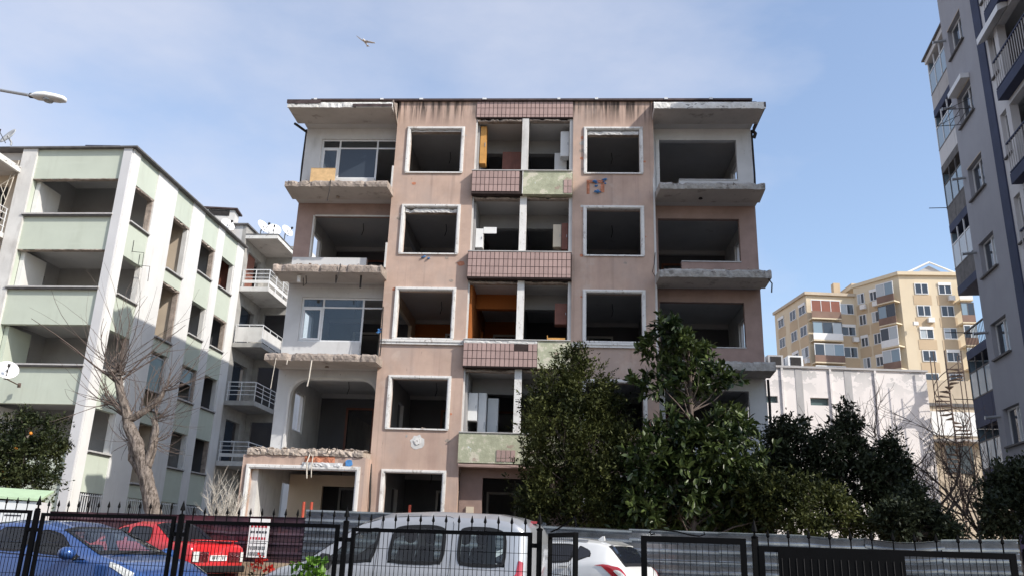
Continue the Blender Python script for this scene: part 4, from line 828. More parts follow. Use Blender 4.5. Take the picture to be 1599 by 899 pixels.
# recessed far part with its stack of enclosed balconies
MB().box(.571, 8.2, -10, -3.0, 0, RZ + .9).build('recessed_wall', M['lavpale'], rb)
for k in range(7):
    z = 19.55 - 2.85 * k + E_; b = empty('enclosed_balcony'); b.parent = rb
    if z < 3.5 and k == 6: pass
    X0, X1, Y0, Y1 = 3.4, 7.70, -2.999, -1.63
    MB().box(X0, X1, Y0, Y1, z, z + .36).build('balcony_slab', M['navy'] if k != 1 else M['darkedge'], b)
    pm = {0: 'greyband', 1: 'lavpale', 2: 'darkedge', 3: 'darkedge', 4: None, 5: 'navy', 6: 'navy'}[k]
    zt = z + 2.85 if k else RZ + .55
    zp = z + 1.20
    if pm:
        for j in range(4): a = X0 + (X1 - X0) * j / 4; MB().box(a + .01, a + (X1 - X0) / 4 - .01, Y1 - .05, Y1 - .01, z + .362, zp - .04).build('parapet_panel', M[pm], b)
        MB().box(X1 - .05, X1 - .01, Y0, Y1 - .06, z + .362, zp - .04).build('parapet_panel', M[pm], b)
    mb = MB(); mb.box(X0, X1, Y1 - .06, Y1, zp - .04, zp + .02); mb.box(X1 - .06, X1, Y0, Y1 - .061, zp - .04, zp + .02); mb.build('hand_rail', M['darkedge'], b)
    if k == 4:
        mb = MB()
        for j in range(26): x = X0 + .1 + j * .165; mb.box(x, x + .02, Y1 - .04, Y1 - .02, z + .362, zp - .05)
        mb.build('railing_bars', M['cable'], b)
    else:
        mb = MB(); fr = M['alu'] if k in (0, 1, 3) else M['darkedge']
        for j in range(6): x = X0 + (X1 - X0 - .05) * j / 5; mb.box(x, x + .05, Y1 - .055, Y1 - .005, zp + .021, zt - .002)
        mb.box(X0 + .051, X1 - .051, Y1 - .052, Y1 - .008, zp + 1.05, zp + 1.10)
        mb.build('glazing_frame', fr, b)
        for j in range(5): x = X0 + (X1 - X0 - .05) * j / 5; MB().box(x + .052, x + (X1 - X0 - .05) / 5 - .002, Y1 - .035, Y1 - .029, zp + .025, zp + 1.048).build('pane', M['bayglass'] if k != 3 else M['glasspale'], b)
        MB().box(X1 - .035, X1 - .029, Y0 + .05, Y1 - .06, zp + .025, zt - .01).build('pane', M['bayglass'], b)
    MB().tube([(X1 - .1, Y1, zp), (X1 - .1, Y1 + .75, zp + .02)], .018, 5).build('laundry_pole', M['cable'], b) if k in (2, 4, 5) else None
MB().box(3.3, 7.9, -3.0, -1.45, RZ + .551, RZ + .62).build('bay_canopy', M['darkedge'], rb)
MB().box(3.4, 7.75, -3.0, -1.55, RZ + .30, RZ + .55).build('bay_fascia', M['lavpale'], rb)

# ------------------------------------------------------------------ far buildings
yb = empty('apartment_building', (0, 0, 0), 0, 'pale yellow and ochre apartment block far behind on the right', 'building')
YB1, YB2 = 30.2 + E_, 31.3 + E_
def far_wall(p, q, z1, wins, base=4.0, name='wall', blind=()):
    """a facade strip from p to q (plan points), with window parts; wins = (t0, t1, zs, h)"""
    p, q = Vector(p), Vector(q); d = (q - p); Lh = d.length; a = math.atan2(d.y, d.x)
    w = empty(name, (p.x, p.y, 0), a); w.parent = yb
    MB().box(0, Lh, 0, .3, base, z1).build('facade', M['yellow'], w)
    for (t0, t1, zl, h, kind) in wins:
        for i, z in enumerate(zl):
            x0, x1 = t0 * Lh, t1 * Lh
            if kind == 'w':
                mb = MB(); mb.frame(x0, x1, z, z + h, -.08, -.001, .09); mb.box((x0 + x1) / 2 - .05, (x0 + x1) / 2 + .05, -.08, -.001, z + .09, z + h - .09); mb.build('window_frame', M['alu'], w)
                MB().box(x0 + .09, (x0 + x1) / 2 - .05, -.05, -.001, z + .09, z + h - .09).build('pane', M['glassdark'] if (i * 7 + int(x0)) % 3 else M['glasspale'], w); MB().box((x0 + x1) / 2 + .05, x1 - .09, -.05, -.001, z + .09, z + h - .09).build('pane', M['glassdark'], w)
                MB().box(x0 - .25, x1 + .25, -.03, -.001, z - 1.22, z - .1).build('spandrel', M['ochre'], w)
                if (i * 5 + int(x0 * 2)) % 4 == 0: MB().box(x1 - .5, x1 + .15, -.42, -.031, z - .75, z - .2).build('air_conditioner', M['dish'], w)
                if (i + int(x0 * 3)) % 3 == 0: MB().box(x0, x1, -.14, -.081, z + h - .25, z + h + .1).build('shutter_box', M['dish'], w)
            else:
                MB().box(x0, x1, -1.1, -.001, z - 1.0, z - .85).build('balcony_slab', M['yellow'], w)
                MB().box(x0, x1, -1.1, -1.05, z - .84, z - .05).build('balcony_panel', M['brownrail'] if (i + int(t0 * 9)) % 3 != 1 else M['dish'], w)
                n = max(2, int((x1 - x0) / .9)); mb = MB()
                for j in range(n + 1): xx = x0 + (x1 - x0 - .07) * j / n; mb.box(xx, xx + .07, -1.09, -1.03, z - .049, z + h)
                mb.box(x0, x1, -1.1, -1.02, z + h + .001, z + h + .12); mb.build('glazing_frame', M['alu'] if i != 1 else M['darkedge'], w)
                for j in range(n): xx = x0 + (x1 - x0 - .07) * j / n; MB().box(xx + .075, xx + (x1 - x0 - .07) / n - .005, -1.07, -1.06, z - .045, z + h - .002).build('pane', [M['glasspale'], M['bayglass'], M['glassdark']][(i + j) % 3] if not (i == 0 and t0 < .3 and Lh < 7) else M['redblind'], w)
    return w
Zf = [29.1 + E_ - 2.6 * i for i in range(6)]; Zg = [28.0 + E_ - 2.65 * i for i in range(6)]
far_wall((34.4, 104), (35.33, 95), YB1, [(.12, .3, Zg, 1.3, 'w'), (.5, .68, Zg, 1.3, 'w'), (.78, .97, Zg, 1.3, 'w')])
far_wall((35.33, 95), (41.2, 95.2), YB1, [(.02, .62, Zg, 1.25, 'b'), (.68, .97, Zg, 1.3, 'w')])
far_wall((41.2, 95.2), (44.3, 90), YB2, [(.08, .24, Zf, 1.3, 'w'), (.36, .52, Zf, 1.3, 'w'), (.62, .98, Zf, 1.3, 'b')])
far_wall((44.3, 90), (51.8, 89.5), YB2, [(.22, .42, Zf, 1.3, 'w'), (.57, .76, Zf, 1.3, 'w'), (.80, .99, Zf, 1.3, 'b')])
mb = MB(); mb.prism([(34.2, 104.2, YB1 + .01), (35.1, 94.7, YB1 + .01), (41.3, 94.9, YB1 + .01), (41.5, 104, YB1 + .01)], (0, 0, .35)); mb.build('roof', M['tan'], yb)
mb = MB(); mb.prism([(41.0, 95.3, YB2 + .01), (44.1, 89.7, YB2 + .01), (52, 89.2, YB2 + .01), (52.5, 103, YB2 + .01), (41, 103, YB2 + .01)], (0, 0, .4)); rf = mb.build('roof', M['yellow'], yb)
mb = MB(); mb.tube([(45.4, 89.9, YB2 + .4), (48.0, 89.9, YB2 + 1.7), (51.2, 89.9, YB2 + .4)], .12, 6); mb.build('gable_edge', M['dish'], rf); MB().prism([(46.4, 90.2, YB2 + .41), (49.9, 90.2, YB2 + .41), (48.1, 90.2, YB2 + 1.4)], (0, 3, 0)).build('gable', M['greyband'], rf)
MB().box(41.4, 44, 96, 102, YB2 + .41, YB2 + .9).build('penthouse', M['tan'], rf); MB().box(39.6, 40.4, 97, 97.8, YB1 + .36, YB1 + 2.3).build('chimney', M['ochre'], rf)
mb = MB(); mb.box(45, 45.5, 89.0, 89.35, 26.6, 27.0); mb.build('air_conditioner', M['dish'], yb)
# block seen through the side window of the pink building
ob = empty('apartment_building', (-21.5, 60, 0), 0, 'orange and white apartment block glimpsed through the pink building side windows', 'building')
MB().box(0, 12, 0, 8, 0, 11).build('wall', M['ochre'], ob)
for i in range(3):
    for j in range(5):
        x0, z0 = .7 + j * 2.3, 1.9 + i * 3.0; mb = MB(); mb.frame(x0, x0 + 1.5, z0, z0 + 1.5, -.08, -.001, .14); mb.box(x0 + .68, x0 + .82, -.08, -.001, z0 + .14, z0 + 1.36); mb.build('window_frame', M['dish'], ob); MB().box(x0 + .14, x0 + .68, -.04, -.001, z0 + .14, z0 + 1.36).build('pane', M['glasspale'], ob); MB().box(x0 + .82, x0 + 1.36, -.04, -.001, z0 + .14, z0 + 1.36).build('pane', M['glasspale'], ob)
# pinkish white hall
wh = empty('hall_building', (12.5, 48, 0), 0, 'windowless pinkish white hall with peeling paint below its roof edge', 'building')
WT = 10.72 + E_
MB().wall(0, 12.1, 0, WT, 0, .4, [(2.2, 3.25, 8.62 + E_, 9.02 + E_), (5.15, 6.25, 8.55 + E_, 9.0 + E_)]).build('wall', M['warehouse'], wh)
MB().box(0, 12.1, .401, 16, 0, WT - .3).build('core', M['greyband'], wh); MB().box(-.1, 12.2, -.1, 16, WT + .001, WT + .12).build('roof_edge', M['greyband'], wh)
for x in (3.5, 6.35, 9.0): MB().box(x, x + .12, -.10, -.001, 0, WT - .01).build('rib', M['warehouse'], wh)
for x in (4.35, 7.25): MB().box(x, x + .42, -.02, -.001, 0, WT - .01).build('grey_band', M['greyband'], wh)
for a, b, z in ((2.2, 3.25, 8.62), (5.15, 6.25, 8.55)): MB().box(a + .02, b - .02, .2, .22, z + E_, z + .42 + E_).build('pane', M['glassteal'], wh)
for i, x in enumerate((14.9, 16.0, 17.2)):
    e = empty('rooftop_unit', (x, 49, WT + .12), 0, ['leftmost', 'middle', 'rightmost'][i] + ' grey cooling unit on the edge of the white hall roof', 'cooling unit', 'cooling units on the hall roof')
    MB().box(-.45, .45, -.3, .3, .12, .8).build('case', M['greyband'] if i < 2 else M['dish'], e); MB().box(-.32, .32, -.33, -.302, .2, .7).build('grille', M['cable'], e); MB().box(-.4, .4, -.25, .25, 0, .119).build('feet', M['darkedge'], e)
e = empty('wall_unit', (15.6, 47.9, 6.2 + E_), 0, 'white air conditioner box on the hall wall beside the pink building', 'air conditioner'); MB().box(-.6, .5, -.5, .09, 0, 1.15).build('case', M['dish'], e); MB().lathe([(.40, -.54), (.36, -.52), (.05, -.51)], (-.05, 0, .58), 14, 'y').build('fan_grille', M['greyband'], e)
tb = empty('low_building', (24.9, 49, 0), 0, 'low tan and white building behind the spiral stair', 'building')
MB().box(0, 8, 0, 8, 0, 10.5 + E_).build('wall', M['tan'], tb); MB().box(.2, 8, -.08, -.001, 7.2 + E_, 8.6 + E_).build('white_band', M['dish'], tb); MB().box(.1, 8, -.10, -.001, 8.9 + E_, 9.1 + E_).build('dark_line', M['darkedge'], tb); MB().box(.8, 2.4, -.06, -.001, 5.0 + E_, 6.6 + E_).build('window', M['glassdark'], tb); MB().box(.1, 3.5, -.9, -.002, 6.75 + E_, 6.9 + E_).build('awning', M['greyband'], tb)
st = empty('spiral_stair', (25.35, 47.0, 0), 0, 'rusty spiral fire stair standing beside the white hall', 'stair')
MB().tube([(0, 0, 0), (0, 0, 13.2)], .05, 8).build('pole', M['rust'], st)
step = MB().prism([(0, -.06, 0), (.8, -.22, 0), (.8, .22, 0), (0, .06, 0)], (0, 0, .05)).mesh('step'); step.materials.append(M['rust'])
mb = MB(); hp1 = []; hp2 = []
for i in range(46):
    z = 1.5 + i * .235; a = i * .42; o = link('step', step, st, None, (0, 0, z)); o.rotation_euler = (0, 0, a)
    hp1.append((.8 * math.cos(a), .8 * math.sin(a), z + .95)); hp2.append((.8 * math.cos(a), .8 * math.sin(a), z + .5))
    if i % 2 == 0: mb.tube([(.8 * math.cos(a), .8 * math.sin(a), z), (.8 * math.cos(a), .8 * math.sin(a), z + .95)], .015, 4)
mb.tube(hp1, .025, 5); mb.tube(hp2, .018, 5); mb.build('handrail', M['rust'], st)
mb = MB()
for a in (.4, 2.0, 3.6, 5.2): mb.tube([(1.0 * math.cos(a), 1.0 * math.sin(a), 0), (1.0 * math.cos(a), 1.0 * math.sin(a), 13.0)], .03, 5)
mb.build('cage_post', M['rust'], st)
pw = empty('garden_wall', (14.6, 24.5, 0), .1, 'faded purple garden wall among the dark bushes at lower right', 'wall'); MB().box(0, 3.2, 0, .2, 0, 2.45).build('wall_panel', M['purple'], pw); MB().box(-.02, 3.22, -.03, .23, 2.451, 2.55).build('coping', M['concrete'], pw)

# ------------------------------------------------------------------ street lamp, seagull
sl = empty('street_lamp', (-14.6, 17.0, 0), 0, 'grey street lamp reaching in from the left frame edge', 'street lamp')
HZ = 9.55 + E_
MB().tube([(0, 0, 0), (0, 0, 4), (0, 0, HZ - .4)], [.11, .09, .06], 10).build('pole', M['steel'], sl)
MB().tube([(0, 0, HZ - .4), (.25, 0, HZ + .08), (1.1, 0, HZ + .26), (2.4, 0, HZ + .19), (3.36, 0, HZ + .04)], .038, 8).build('arm', M['steel'], sl)
mb = MB(); n = 14
secs = [(3.32, .05, .05, 0.03), (3.42, .07, .07, .02), (3.52, .13, .11, .01), (3.75, .17, .12, 0), (4.0, .16, .105, -.03), (4.16, .11, .08, -.045), (4.2, .05, .05, -.05)]
vv = []; ff = []
for (x, w, h, dz) in secs:
    for j in range(n): a = 2 * math.pi * j / n; vv.append((x, w * math.cos(a), HZ + dz + h * (math.sin(a) if math.sin(a) > 0 else .55 * math.sin(a))))
for i in range(len(secs) - 1):
    for j in range(n): ff.append((i * n + j, i * n + (j + 1) % n, (i + 1) * n + (j + 1) % n, (i + 1) * n + j))
ff += [tuple(range(n))[::-1], tuple((len(secs) - 1) * n + j for j in range(n))]
mb.add(vv, ff); mb.build('lamp_head', M['dish'], sl, True)
mb = MB(); mb.lathe([(.05, -.115), (.10, -.10), (.125, -.05)], (3.8, 0, HZ - .0), 16); lens = mb.build('lens', M['steel'], sl, True); lens.scale = (1, 1, 1)
MB().tube([(3.36, .0, HZ + .04), (3.46, 0, HZ + .03)], .062, 10).build('collar', M['cable'], sl)
gull = empty('seagull', (-8.63, 40, 26.6 + E_), R(-14), 'pale seagull gliding high against the sky', 'bird')
mb = MB(); mb.tube([(0, -.30, .0), (0, -.24, .01), (0, -.1, .02), (0, .08, .015), (0, .22, 0), (0, .32, 0)], [.012, .045, .062, .06, .035, .01], 8)
def wing(sx, pts):
    top = []
    for (x, y0, y1, z) in pts: top.append(((sx * x, y0, z), (sx * x, y1, z)))
    for (a, b), (c, d) in zip(top[:-1], top[1:]):
        q = [Vector(a), Vector(b), Vector(d), Vector(c)]; mb.prism(q if sx > 0 else q[::-1], (0, 0, -.015))
wing(1, [(.02, -.12, .10, .02), (.22, -.16, .06, -.03), (.42, -.13, .04, -.10), (.62, -.06, .02, -.14)])
wing(-1, [(.02, -.12, .10, .02), (.2, -.16, .06, .14), (.38, -.13, .04, .30), (.55, -.06, .02, .46)])
mb.prism([(-.05, .30, .005), (.05, .30, .005), (.09, .44, .005), (-.09, .44, .005)], (0, 0, -.01))
mb.build('body', M['bird'], gull, False)

# ------------------------------------------------------------------ ground
def gx(px, Y): return 0.0007376 * (px - 786) * Y
def struct(name, mb, m): o = mb.build(name, m); o['kind'] = 'structure'; return o
struct('ground', MB().quad((-900, -300, -.02), (900, -300, -.02), (900, 1500, -.02), (-900, 1500, -.02)), M['soil'])
struct('parking_lot', MB().quad((-30, -12, -.014), (30, -12, -.014), (30, 16.4, -.014), (-30, 16.4, -.014)), M['asphalt'])
struct('raised_parking', MB().box(-14, -3.0, 16.4, 19.55, -.01, .30), M['asphalt'])
struct('earth_bank', MB().prism([(-14, 19.56, 0), (-14, 19.72, .88), (-14, 22.3, .98), (-14, 22.3, 0)], (12.5, 0, 0)), M['soil'])

# ------------------------------------------------------------------ corrugated hoarding
hd = empty('hoarding', (0, 0, 0), 0, 'corrugated metal hoarding of maroon and galvanised sheets round the building site', 'hoarding')
def hoard_sheet(p, q, z0, zt0, zt1, m, seed, dent=0):
    rg = random.Random(seed); p, q = Vector(p), Vector(q); d = q - p; n = Vector((d.y, -d.x)).normalized()
    pr = []; z = z0
    hmax = max(zt0, zt1)
    while z < hmax:
        for dz, o in ((0, .0), (.10, .012), (.125, .0), (.15, .055), (.19, .055)): pr.append((z + dz, o))
        z += .21
    pr = [(min(a, hmax), o) for a, o in pr if a <= hmax + .05]
    NX = 14; vv = []; ff = []
    for i in range(NX + 1):
        t = i / NX; zt = zt0 + (zt1 - zt0) * t + (-dent * math.sin(math.pi * t) if dent else 0)
        wob = rg.uniform(-.006, .006) + dent * .9 * math.sin(math.pi * t) ** 2
        for (zz, o) in pr:
            s = (zz - z0) / (hmax - z0); zz2 = z0 + (zt - z0) * s
            b = p + d * t + n * (o + wob * (s ** 2 if dent else 1)); vv.append((b.x, b.y, zz2))
    k = len(pr)
    for i in range(NX):
        for j in range(k - 1): ff.append((i * k + j, (i + 1) * k + j, (i + 1) * k + j + 1, i * k + j + 1))
    mb = MB(); mb.add(vv, ff); o = mb.build('sheet', m, hd); s = o.modifiers.new('s', 'SOLIDIFY'); s.thickness = .004
    return o
HP = [(-80, 20.5, 1.85), (70, 20.4, 1.86), (215, 20.3, 1.87), (350, 20.15, 1.88), (474, 20.0, 1.90)]
for i in range(4): (a, ya, za), (b, yb_, zb) = HP[i], HP[i + 1]; hoard_sheet((gx(a, ya), ya), (gx(b, yb_), yb_), .3, za, zb, M['maroon'], 300 + i)
HP = [(476, 19.97, 2.09, 2.08), (585, 19.8, 2.07, 2.03), (715, 19.55, 2.02, 1.93), (850, 19.2, 1.91, 1.86), (985, 18.8, 1.86, 1.84), (1125, 18.3, 1.84, 1.83), (1255, 17.95, 1.83, 1.80), (1355, 17.65, 1.80, 1.80), (1475, 17.2, 1.81, 1.85), (1592, 16.85, 0, 0)]
for i in range(9):
    a, ya, z0_, z1_ = HP[i]; b, yb_ = HP[i + 1][:2]; off = .012 * (i % 2)
    hoard_sheet((gx(a, ya) - .03, ya - off), (gx(b, yb_) + .03, yb_ - off), .0, z0_, z1_, M['galv'], 320 + i, .07 if i == 7 else (.03 if i == 6 else 0))
mb = MB()
for px, Y in ((-60, 20.6), (215, 20.4), (474, 20.1), (715, 19.65), (985, 18.9), (1255, 18.05), (1475, 17.3), (1590, 16.95)): x = gx(px, Y); mb.box(x - .03, x + .03, Y + .02, Y + .08, 0, 1.75)
mb.each('post', M['rust'], hd)
# the notice hung on it: white sheet with rows of red and dark print (too blurred to read)
nt = empty('notice_board', (gx(403, 19.85), 19.86, .98), math.atan2(-.15, 2), 'white notice with red and dark printed rows hung on the maroon hoarding', 'sign')
MB().box(-.235, .235, -.012, .0, 0, .86).build('sheet', M['signwhite'], nt)
rg = random.Random(5)
for z, h, m, n in ((.74, .035, 'signred', 1), (.665, .055, 'signred', 5), (.54, .05, 'signdark', 6), (.40, .055, 'signred', 6), (.315, .015, 'signdark', 1), (.18, .075, 'signdark', 9), (.05, .075, 'signdark', 9)):
    mb = MB(); x = -.20
    for i in range(n):
        w = .40 / n * (1 if n == 1 else rg.uniform(.55, .8)); 
        if n == 9: mb.frame(x, x + w, z, z + h, -.016, -.0125, .011)
        else: mb.box(x, x + w, -.016, -.0125, z, z + h)
        x += .40 / n
    mb.build('print_row', M[m], nt)

# ------------------------------------------------------------------ black fence and gates
def panel(parent, p, q, zt, zb=.12, wire=.055, fw=.045, spears=True, meshed=True, step=.16, post=None):
    p, q = Vector(p), Vector(q); d = q - p; Lh = d.length; a = math.atan2(d.y, d.x)
    T = Matrix.Translation((p.x, p.y, 0)) @ Matrix.Rotation(a, 4, 'Z')
    def fin(o): o.matrix_local = T; return o
    mb = MB(); mb.frame(0, Lh, zb, zt, -.02, .02, fw); fin(mb.build('panel_frame', M['fence'], parent))
    if meshed:
        mb = MB(); n = int((Lh - 2 * fw) / wire)
        for i in range(1, n): x = fw + (Lh - 2 * fw) * i / n; mb.box(x - .0028, x + .0028, -.003, .003, zb + fw, zt - fw)
        z = zt - fw - .19
        while z > zb + fw: mb.box(fw, Lh - fw, -.0065, -.0032, z - .003, z + .003); z -= .2
        o = fin(mb.build('wire_mesh', M['fence'], parent)); o['kind'] = 'stuff'
    if spears:
        n = max(1, int(Lh / step))
        for i in range(n):
            o = link('spear', SPEAR, parent); o.matrix_local = T @ Matrix.Translation((Lh * (i + .5) / n, 0, zt))
mb = MB(); mb.tube([(0, 0, .001), (0, 0, .085)], .008, 5); mb.lathe([(.008, .085), (.020, .10), (.016, .125), (.002, .175)], (0, 0, 0), 6); SPEAR = mb.mesh('spear'); SPEAR.materials.append(M['fence'])
mb = MB(); mb.lathe([(.034, .0), (.040, .02), (.012, .035), (.012, .07), (.035, .075), (.028, .11), (.003, .20)], (0, 0, 0), 8); FIN = mb.mesh('finial'); FIN.materials.append(M['fence'])
def post(parent, px, Y, zt, lean=0):
    x = gx(px, Y); o = MB().box(-.03, .03, -.03, .03, 0, zt).build('post', M['fence'], parent); o.location = (x, Y, 0); o.rotation_euler = (0, lean, 0)
    f_ = link('finial', FIN, o, None, (0, 0, zt)); return o
lf = empty('fence', (0, 0, 0), 0, 'long black wire mesh fence with spear tips in front of the van', 'fence')
PO = [(-180, 12.5), (52, 12.1), (279, 11.45), (538, 10.75), (842, 10.0)]
for i, (zt, (a, b)) in enumerate(zip((1.665, 1.635, 1.585, 1.55), zip(PO[:-1], PO[1:]))):
    p = Vector((gx(a[0], a[1]), a[1])); q = Vector((gx(b[0], b[1]), b[1])); d = (q - p).normalized()
    panel(lf, p + d * .09, q - d * .09, zt)
    mb = MB()
    for z in (.5, 1.38): 
        for s_, e_ in ((p + d * .031, p + d * .089), (q - d * .089, q - d * .031)): mb.box(min(s_.x, e_.x), max(s_.x, e_.x), min(s_.y, e_.y) - .015, max(s_.y, e_.y) + .015, z, z + .05)
    mb.each('hinge_lug', M['fence'], lf)
for px, Y in PO[1:]: post(lf, px, Y, 1.665 - (12.1 - Y) * .045)
g1 = empty('gate_leaf', (0, 0, 0), 0, 'narrow black gate leaf standing half open beside the white car', 'gate')
panel(g1, (gx(858, 9.95), 9.95), (gx(900, 8.9), 8.9), 1.545, wire=.075, spears=False)
mb = MB(); x0, y0 = gx(858, 9.95), 9.95; x1, y1 = gx(900, 8.9), 8.9
mb.tube([(x0 + (x1 - x0) * t, y0 + (y1 - y0) * t, 1.56 + .16 * t ** 1.5) for t in (.05, .3, .6, .8, .92)] + [(x1, y1, 1.60)], .009, 5); mb.build('scroll', M['fence'], g1)
rf_ = empty('fence', (0, 0, 0), 0, 'black wire mesh fence with a solid black sheet at lower right', 'fence')
panel(rf_, (gx(1185, 9.35), 9.35), (gx(1588, 8.85), 8.85), 1.478, wire=.062, fw=.06, spears=True, step=.21)
post(rf_, 1180, 9.37, 1.55); post(rf_, 1606, 8.83, 1.5)
xa, xb = gx(1213, 9.32), gx(1410, 9.07)
mb = MB(); mb.prism([(xa, 9.27, .15), (xb, 9.02, .15), (xb, 9.02, 1.455), (xa, 9.27, 1.455)], (0, .01, 0)); bs = mb.build('black_sheet', M['fence'], rf_)
mb = MB()
for i in range(17): t = (i + .5) / 17; x = xa + (xb - xa) * t; y = 9.27 - .25 * t - .004; mb.box(x - .0025, x + .0025, y - .003, y, .2, 1.36)
mb.build('sheet_rib', M['cable'], bs)
g2 = empty('gate_leaf', (0, 0, 0), 0, 'black mesh gate leaf with scroll ornament on top, right of the white car', 'gate')
panel(g2, (gx(1001, 9.6), 9.6), (gx(1166, 9.4), 9.4), 1.548, wire=.065, fw=.065, spears=False)
mb = MB(); x0, x1 = gx(1016, 9.58), gx(1102, 9.48)
mb.tube([(x0 + .05, 9.57, 1.57), (x0 + .01, 9.57, 1.56), (x0 - .01, 9.57, 1.585), (x0 + .01, 9.57, 1.61), (x0 + .1, 9.56, 1.615), (x0 + .25, 9.55, 1.605), ((x0 + x1) / 2, 9.53, 1.60), (x1 - .16, 9.5, 1.57), (x1 - .06, 9.49, 1.56), (x1, 9.48, 1.58), (x1 - .01, 9.48, 1.605)], .008, 5); mb.build('scroll', M['fence'], g2)

# ------------------------------------------------------------------ cars
class Car:
    QS = [0, 1, 2, 3, 4] + [4 + i / 10 for i in range(1, 11)] + [5 + i / 5 for i in range(1, 6)] + [6 + i / 6 for i in range(1, 7)]
    def __init__(s, keys, n=None):
        keys = sorted(keys); s.x0, s.x1 = keys[0][0], keys[-1][0]; s.n = int((s.x1 - s.x0) / .04)
        xs = np.linspace(s.x0, s.x1, 600); A = np.array(keys); s.xs = xs; s.c = []
        ker = np.exp(-np.linspace(-2, 2, 31) ** 2); ker /= ker.sum()
        for j in range(1, 6):
            y = np.interp(xs, A[:, 0], A[:, j]); yp = np.concatenate([2 * y[0] - y[15:0:-1], y, 2 * y[-1] - y[-2:-17:-1]]); s.c.append(np.convolve(yp, ker, 'valid'))
    def val(s, x): return [float(np.interp(x, s.xs, c)) for c in s.c]
    def prof(s, x):
        zb, w, zl, zt, yt = s.val(x); h = zt - zl
        return [(.90 * w, zb), (.985 * w, zb + .14), (w, zb + .5 * (zl - zb)), (.992 * w, zl - .06), (.965 * w, zl), (yt + .05, zl + .86 * h), (yt * .72, zl + .975 * h), (0, zt)]
    def P(s, x, q, side=1, off=0.0):
        pr = s.prof(x); i = min(int(q), 6); t = q - i
        # light smoothing between the roof edge points
        a, b = pr[i], pr[i + 1]; y, z = a[0] + (b[0] - a[0]) * t, a[1] + (b[1] - a[1]) * t
        if off:
            dy, dz = b[0] - a[0], b[1] - a[1]; l = math.hypot(dy, dz) or 1; 
            e = .03; pr2 = s.prof(min(x + e, s.x1)); pr1 = s.prof(max(x - e, s.x0))
            g = lambda pp: (pp[i][0] + (pp[i + 1][0] - pp[i][0]) * t, pp[i][1] + (pp[i + 1][1] - pp[i][1]) * t)
            u2, u1 = g(pr2), g(pr1); tx = Vector((2 * e, u2[0] - u1[0], u2[1] - u1[1])); ty = Vector((0, dy, dz)); nn = tx.cross(ty).normalized()
            if nn.y < 0 and nn.z < 0 or (abs(nn.y) > abs(nn.z) and nn.y < 0) or (abs(nn.z) >= abs(nn.y) and nn.z < 0): nn = -nn
            return (x + nn.x * off, side * (y + nn.y * off), z + nn.z * off)
        return (x, side * y, z)
    def shell(s, name, m, parent, cut):
        mb = MB(); X = np.linspace(s.x0, s.x1, s.n + 1); Q = s.QS; k = len(Q)
        for side in (1, -1):
            vv = [s.P(x, q, side) for x in X for q in Q]; ff = []
            for i in range(s.n):
                for j in range(k - 1):
                    if cut((X[i] + X[i + 1]) / 2, (Q[j] + Q[j + 1]) / 2): continue
                    f = (i * k + j, i * k + j + 1, (i + 1) * k + j + 1, (i + 1) * k + j); ff.append(f if side < 0 else f[::-1])
            vv += [(X[0], 0, s.prof(X[0])[0][1]), (X[-1], 0, s.prof(X[-1])[0][1])]; c0 = len(vv) - 2
            a_ = tuple(range(k)) + (c0,); b_ = tuple(s.n * k + j for j in range(k)) + (c0 + 1,); ff.append(a_ if side > 0 else a_[::-1]); ff.append(b_[::-1] if side > 0 else b_)
            mb.add(vv, ff)
        bm = bmesh.new(); me = mb.mesh(name, True); bm.from_mesh(me); bmesh.ops.remove_doubles(bm, verts=bm.verts, dist=.0008); bm.to_mesh(me); bm.free(); me.materials.append(m)
        return link(name, me, parent)
    def patch(s, name, corners, m, parent, sides=(1, -1), off=.008, nx=10, nq=6, ring=0, rm=None):
        """corners: (x,q) bottom-front, bottom-rear, top-rear, top-front; ring = border fraction drawn as trim"""
        (a, b, c, d) = corners; out = []
        for side in sides:
            mb = MB(); mr = MB(); G = {}
            S = [0, ring, *np.linspace(ring, 1 - ring, nx)[1:-1], 1 - ring, 1] if ring else list(np.linspace(0, 1, nx)); Tt = [0, ring * 1.3, *np.linspace(ring * 1.3, 1 - ring * 1.3, nq)[1:-1], 1 - ring * 1.3, 1] if ring else list(np.linspace(0, 1, nq))
            def pt(u, v):
                if ring: su, sv = 2 * u - 1, 2 * v - 1; u, v = (su * math.sqrt(1 - .20 * sv ** 4) + 1) / 2, (sv * math.sqrt(1 - .26 * su ** 4) + 1) / 2
                x = (a[0] * (1 - u) + b[0] * u) * (1 - v) + (d[0] * (1 - u) + c[0] * u) * v; q = (a[1] * (1 - u) + b[1] * u) * (1 - v) + (d[1] * (1 - u) + c[1] * u) * v; return s.P(x, q, side, off)
            for i in range(len(S) - 1):
                for j in range(len(Tt) - 1):
                    edge = ring and (i in (0, len(S) - 2) or j in (0, len(Tt) - 2))
                    q4 = [pt(S[i], Tt[j]), pt(S[i + 1], Tt[j]), pt(S[i + 1], Tt[j + 1]), pt(S[i], Tt[j + 1])]
                    if side > 0: q4 = q4[::-1]
                    (mr if edge else mb).quad(*q4)
            o = mb.build(name, m, parent, True); out.append(o)
            if ring: mr.build('window_seal', rm or M['blacktrim'], o, True)
        return out
    def inpoly(s, x, q, cs, shrink=.06):
        cx = sum(c[0] for c in cs) / 4; cq = sum(c[1] for c in cs) / 4; P = [(cx + (c[0] - cx) * (1 - shrink * 1.6), cq + (c[1] - cq) * (1 - shrink * 2)) for c in cs]; sg = 0
        for (p, r_) in zip(P, P[1:] + P[:1]):
            cr = (r_[0] - p[0]) * (q - p[1]) - (r_[1] - p[1]) * (x - p[0])
            if sg == 0: sg = 1 if cr > 0 else -1
            elif cr * sg < 0: return False
        return True
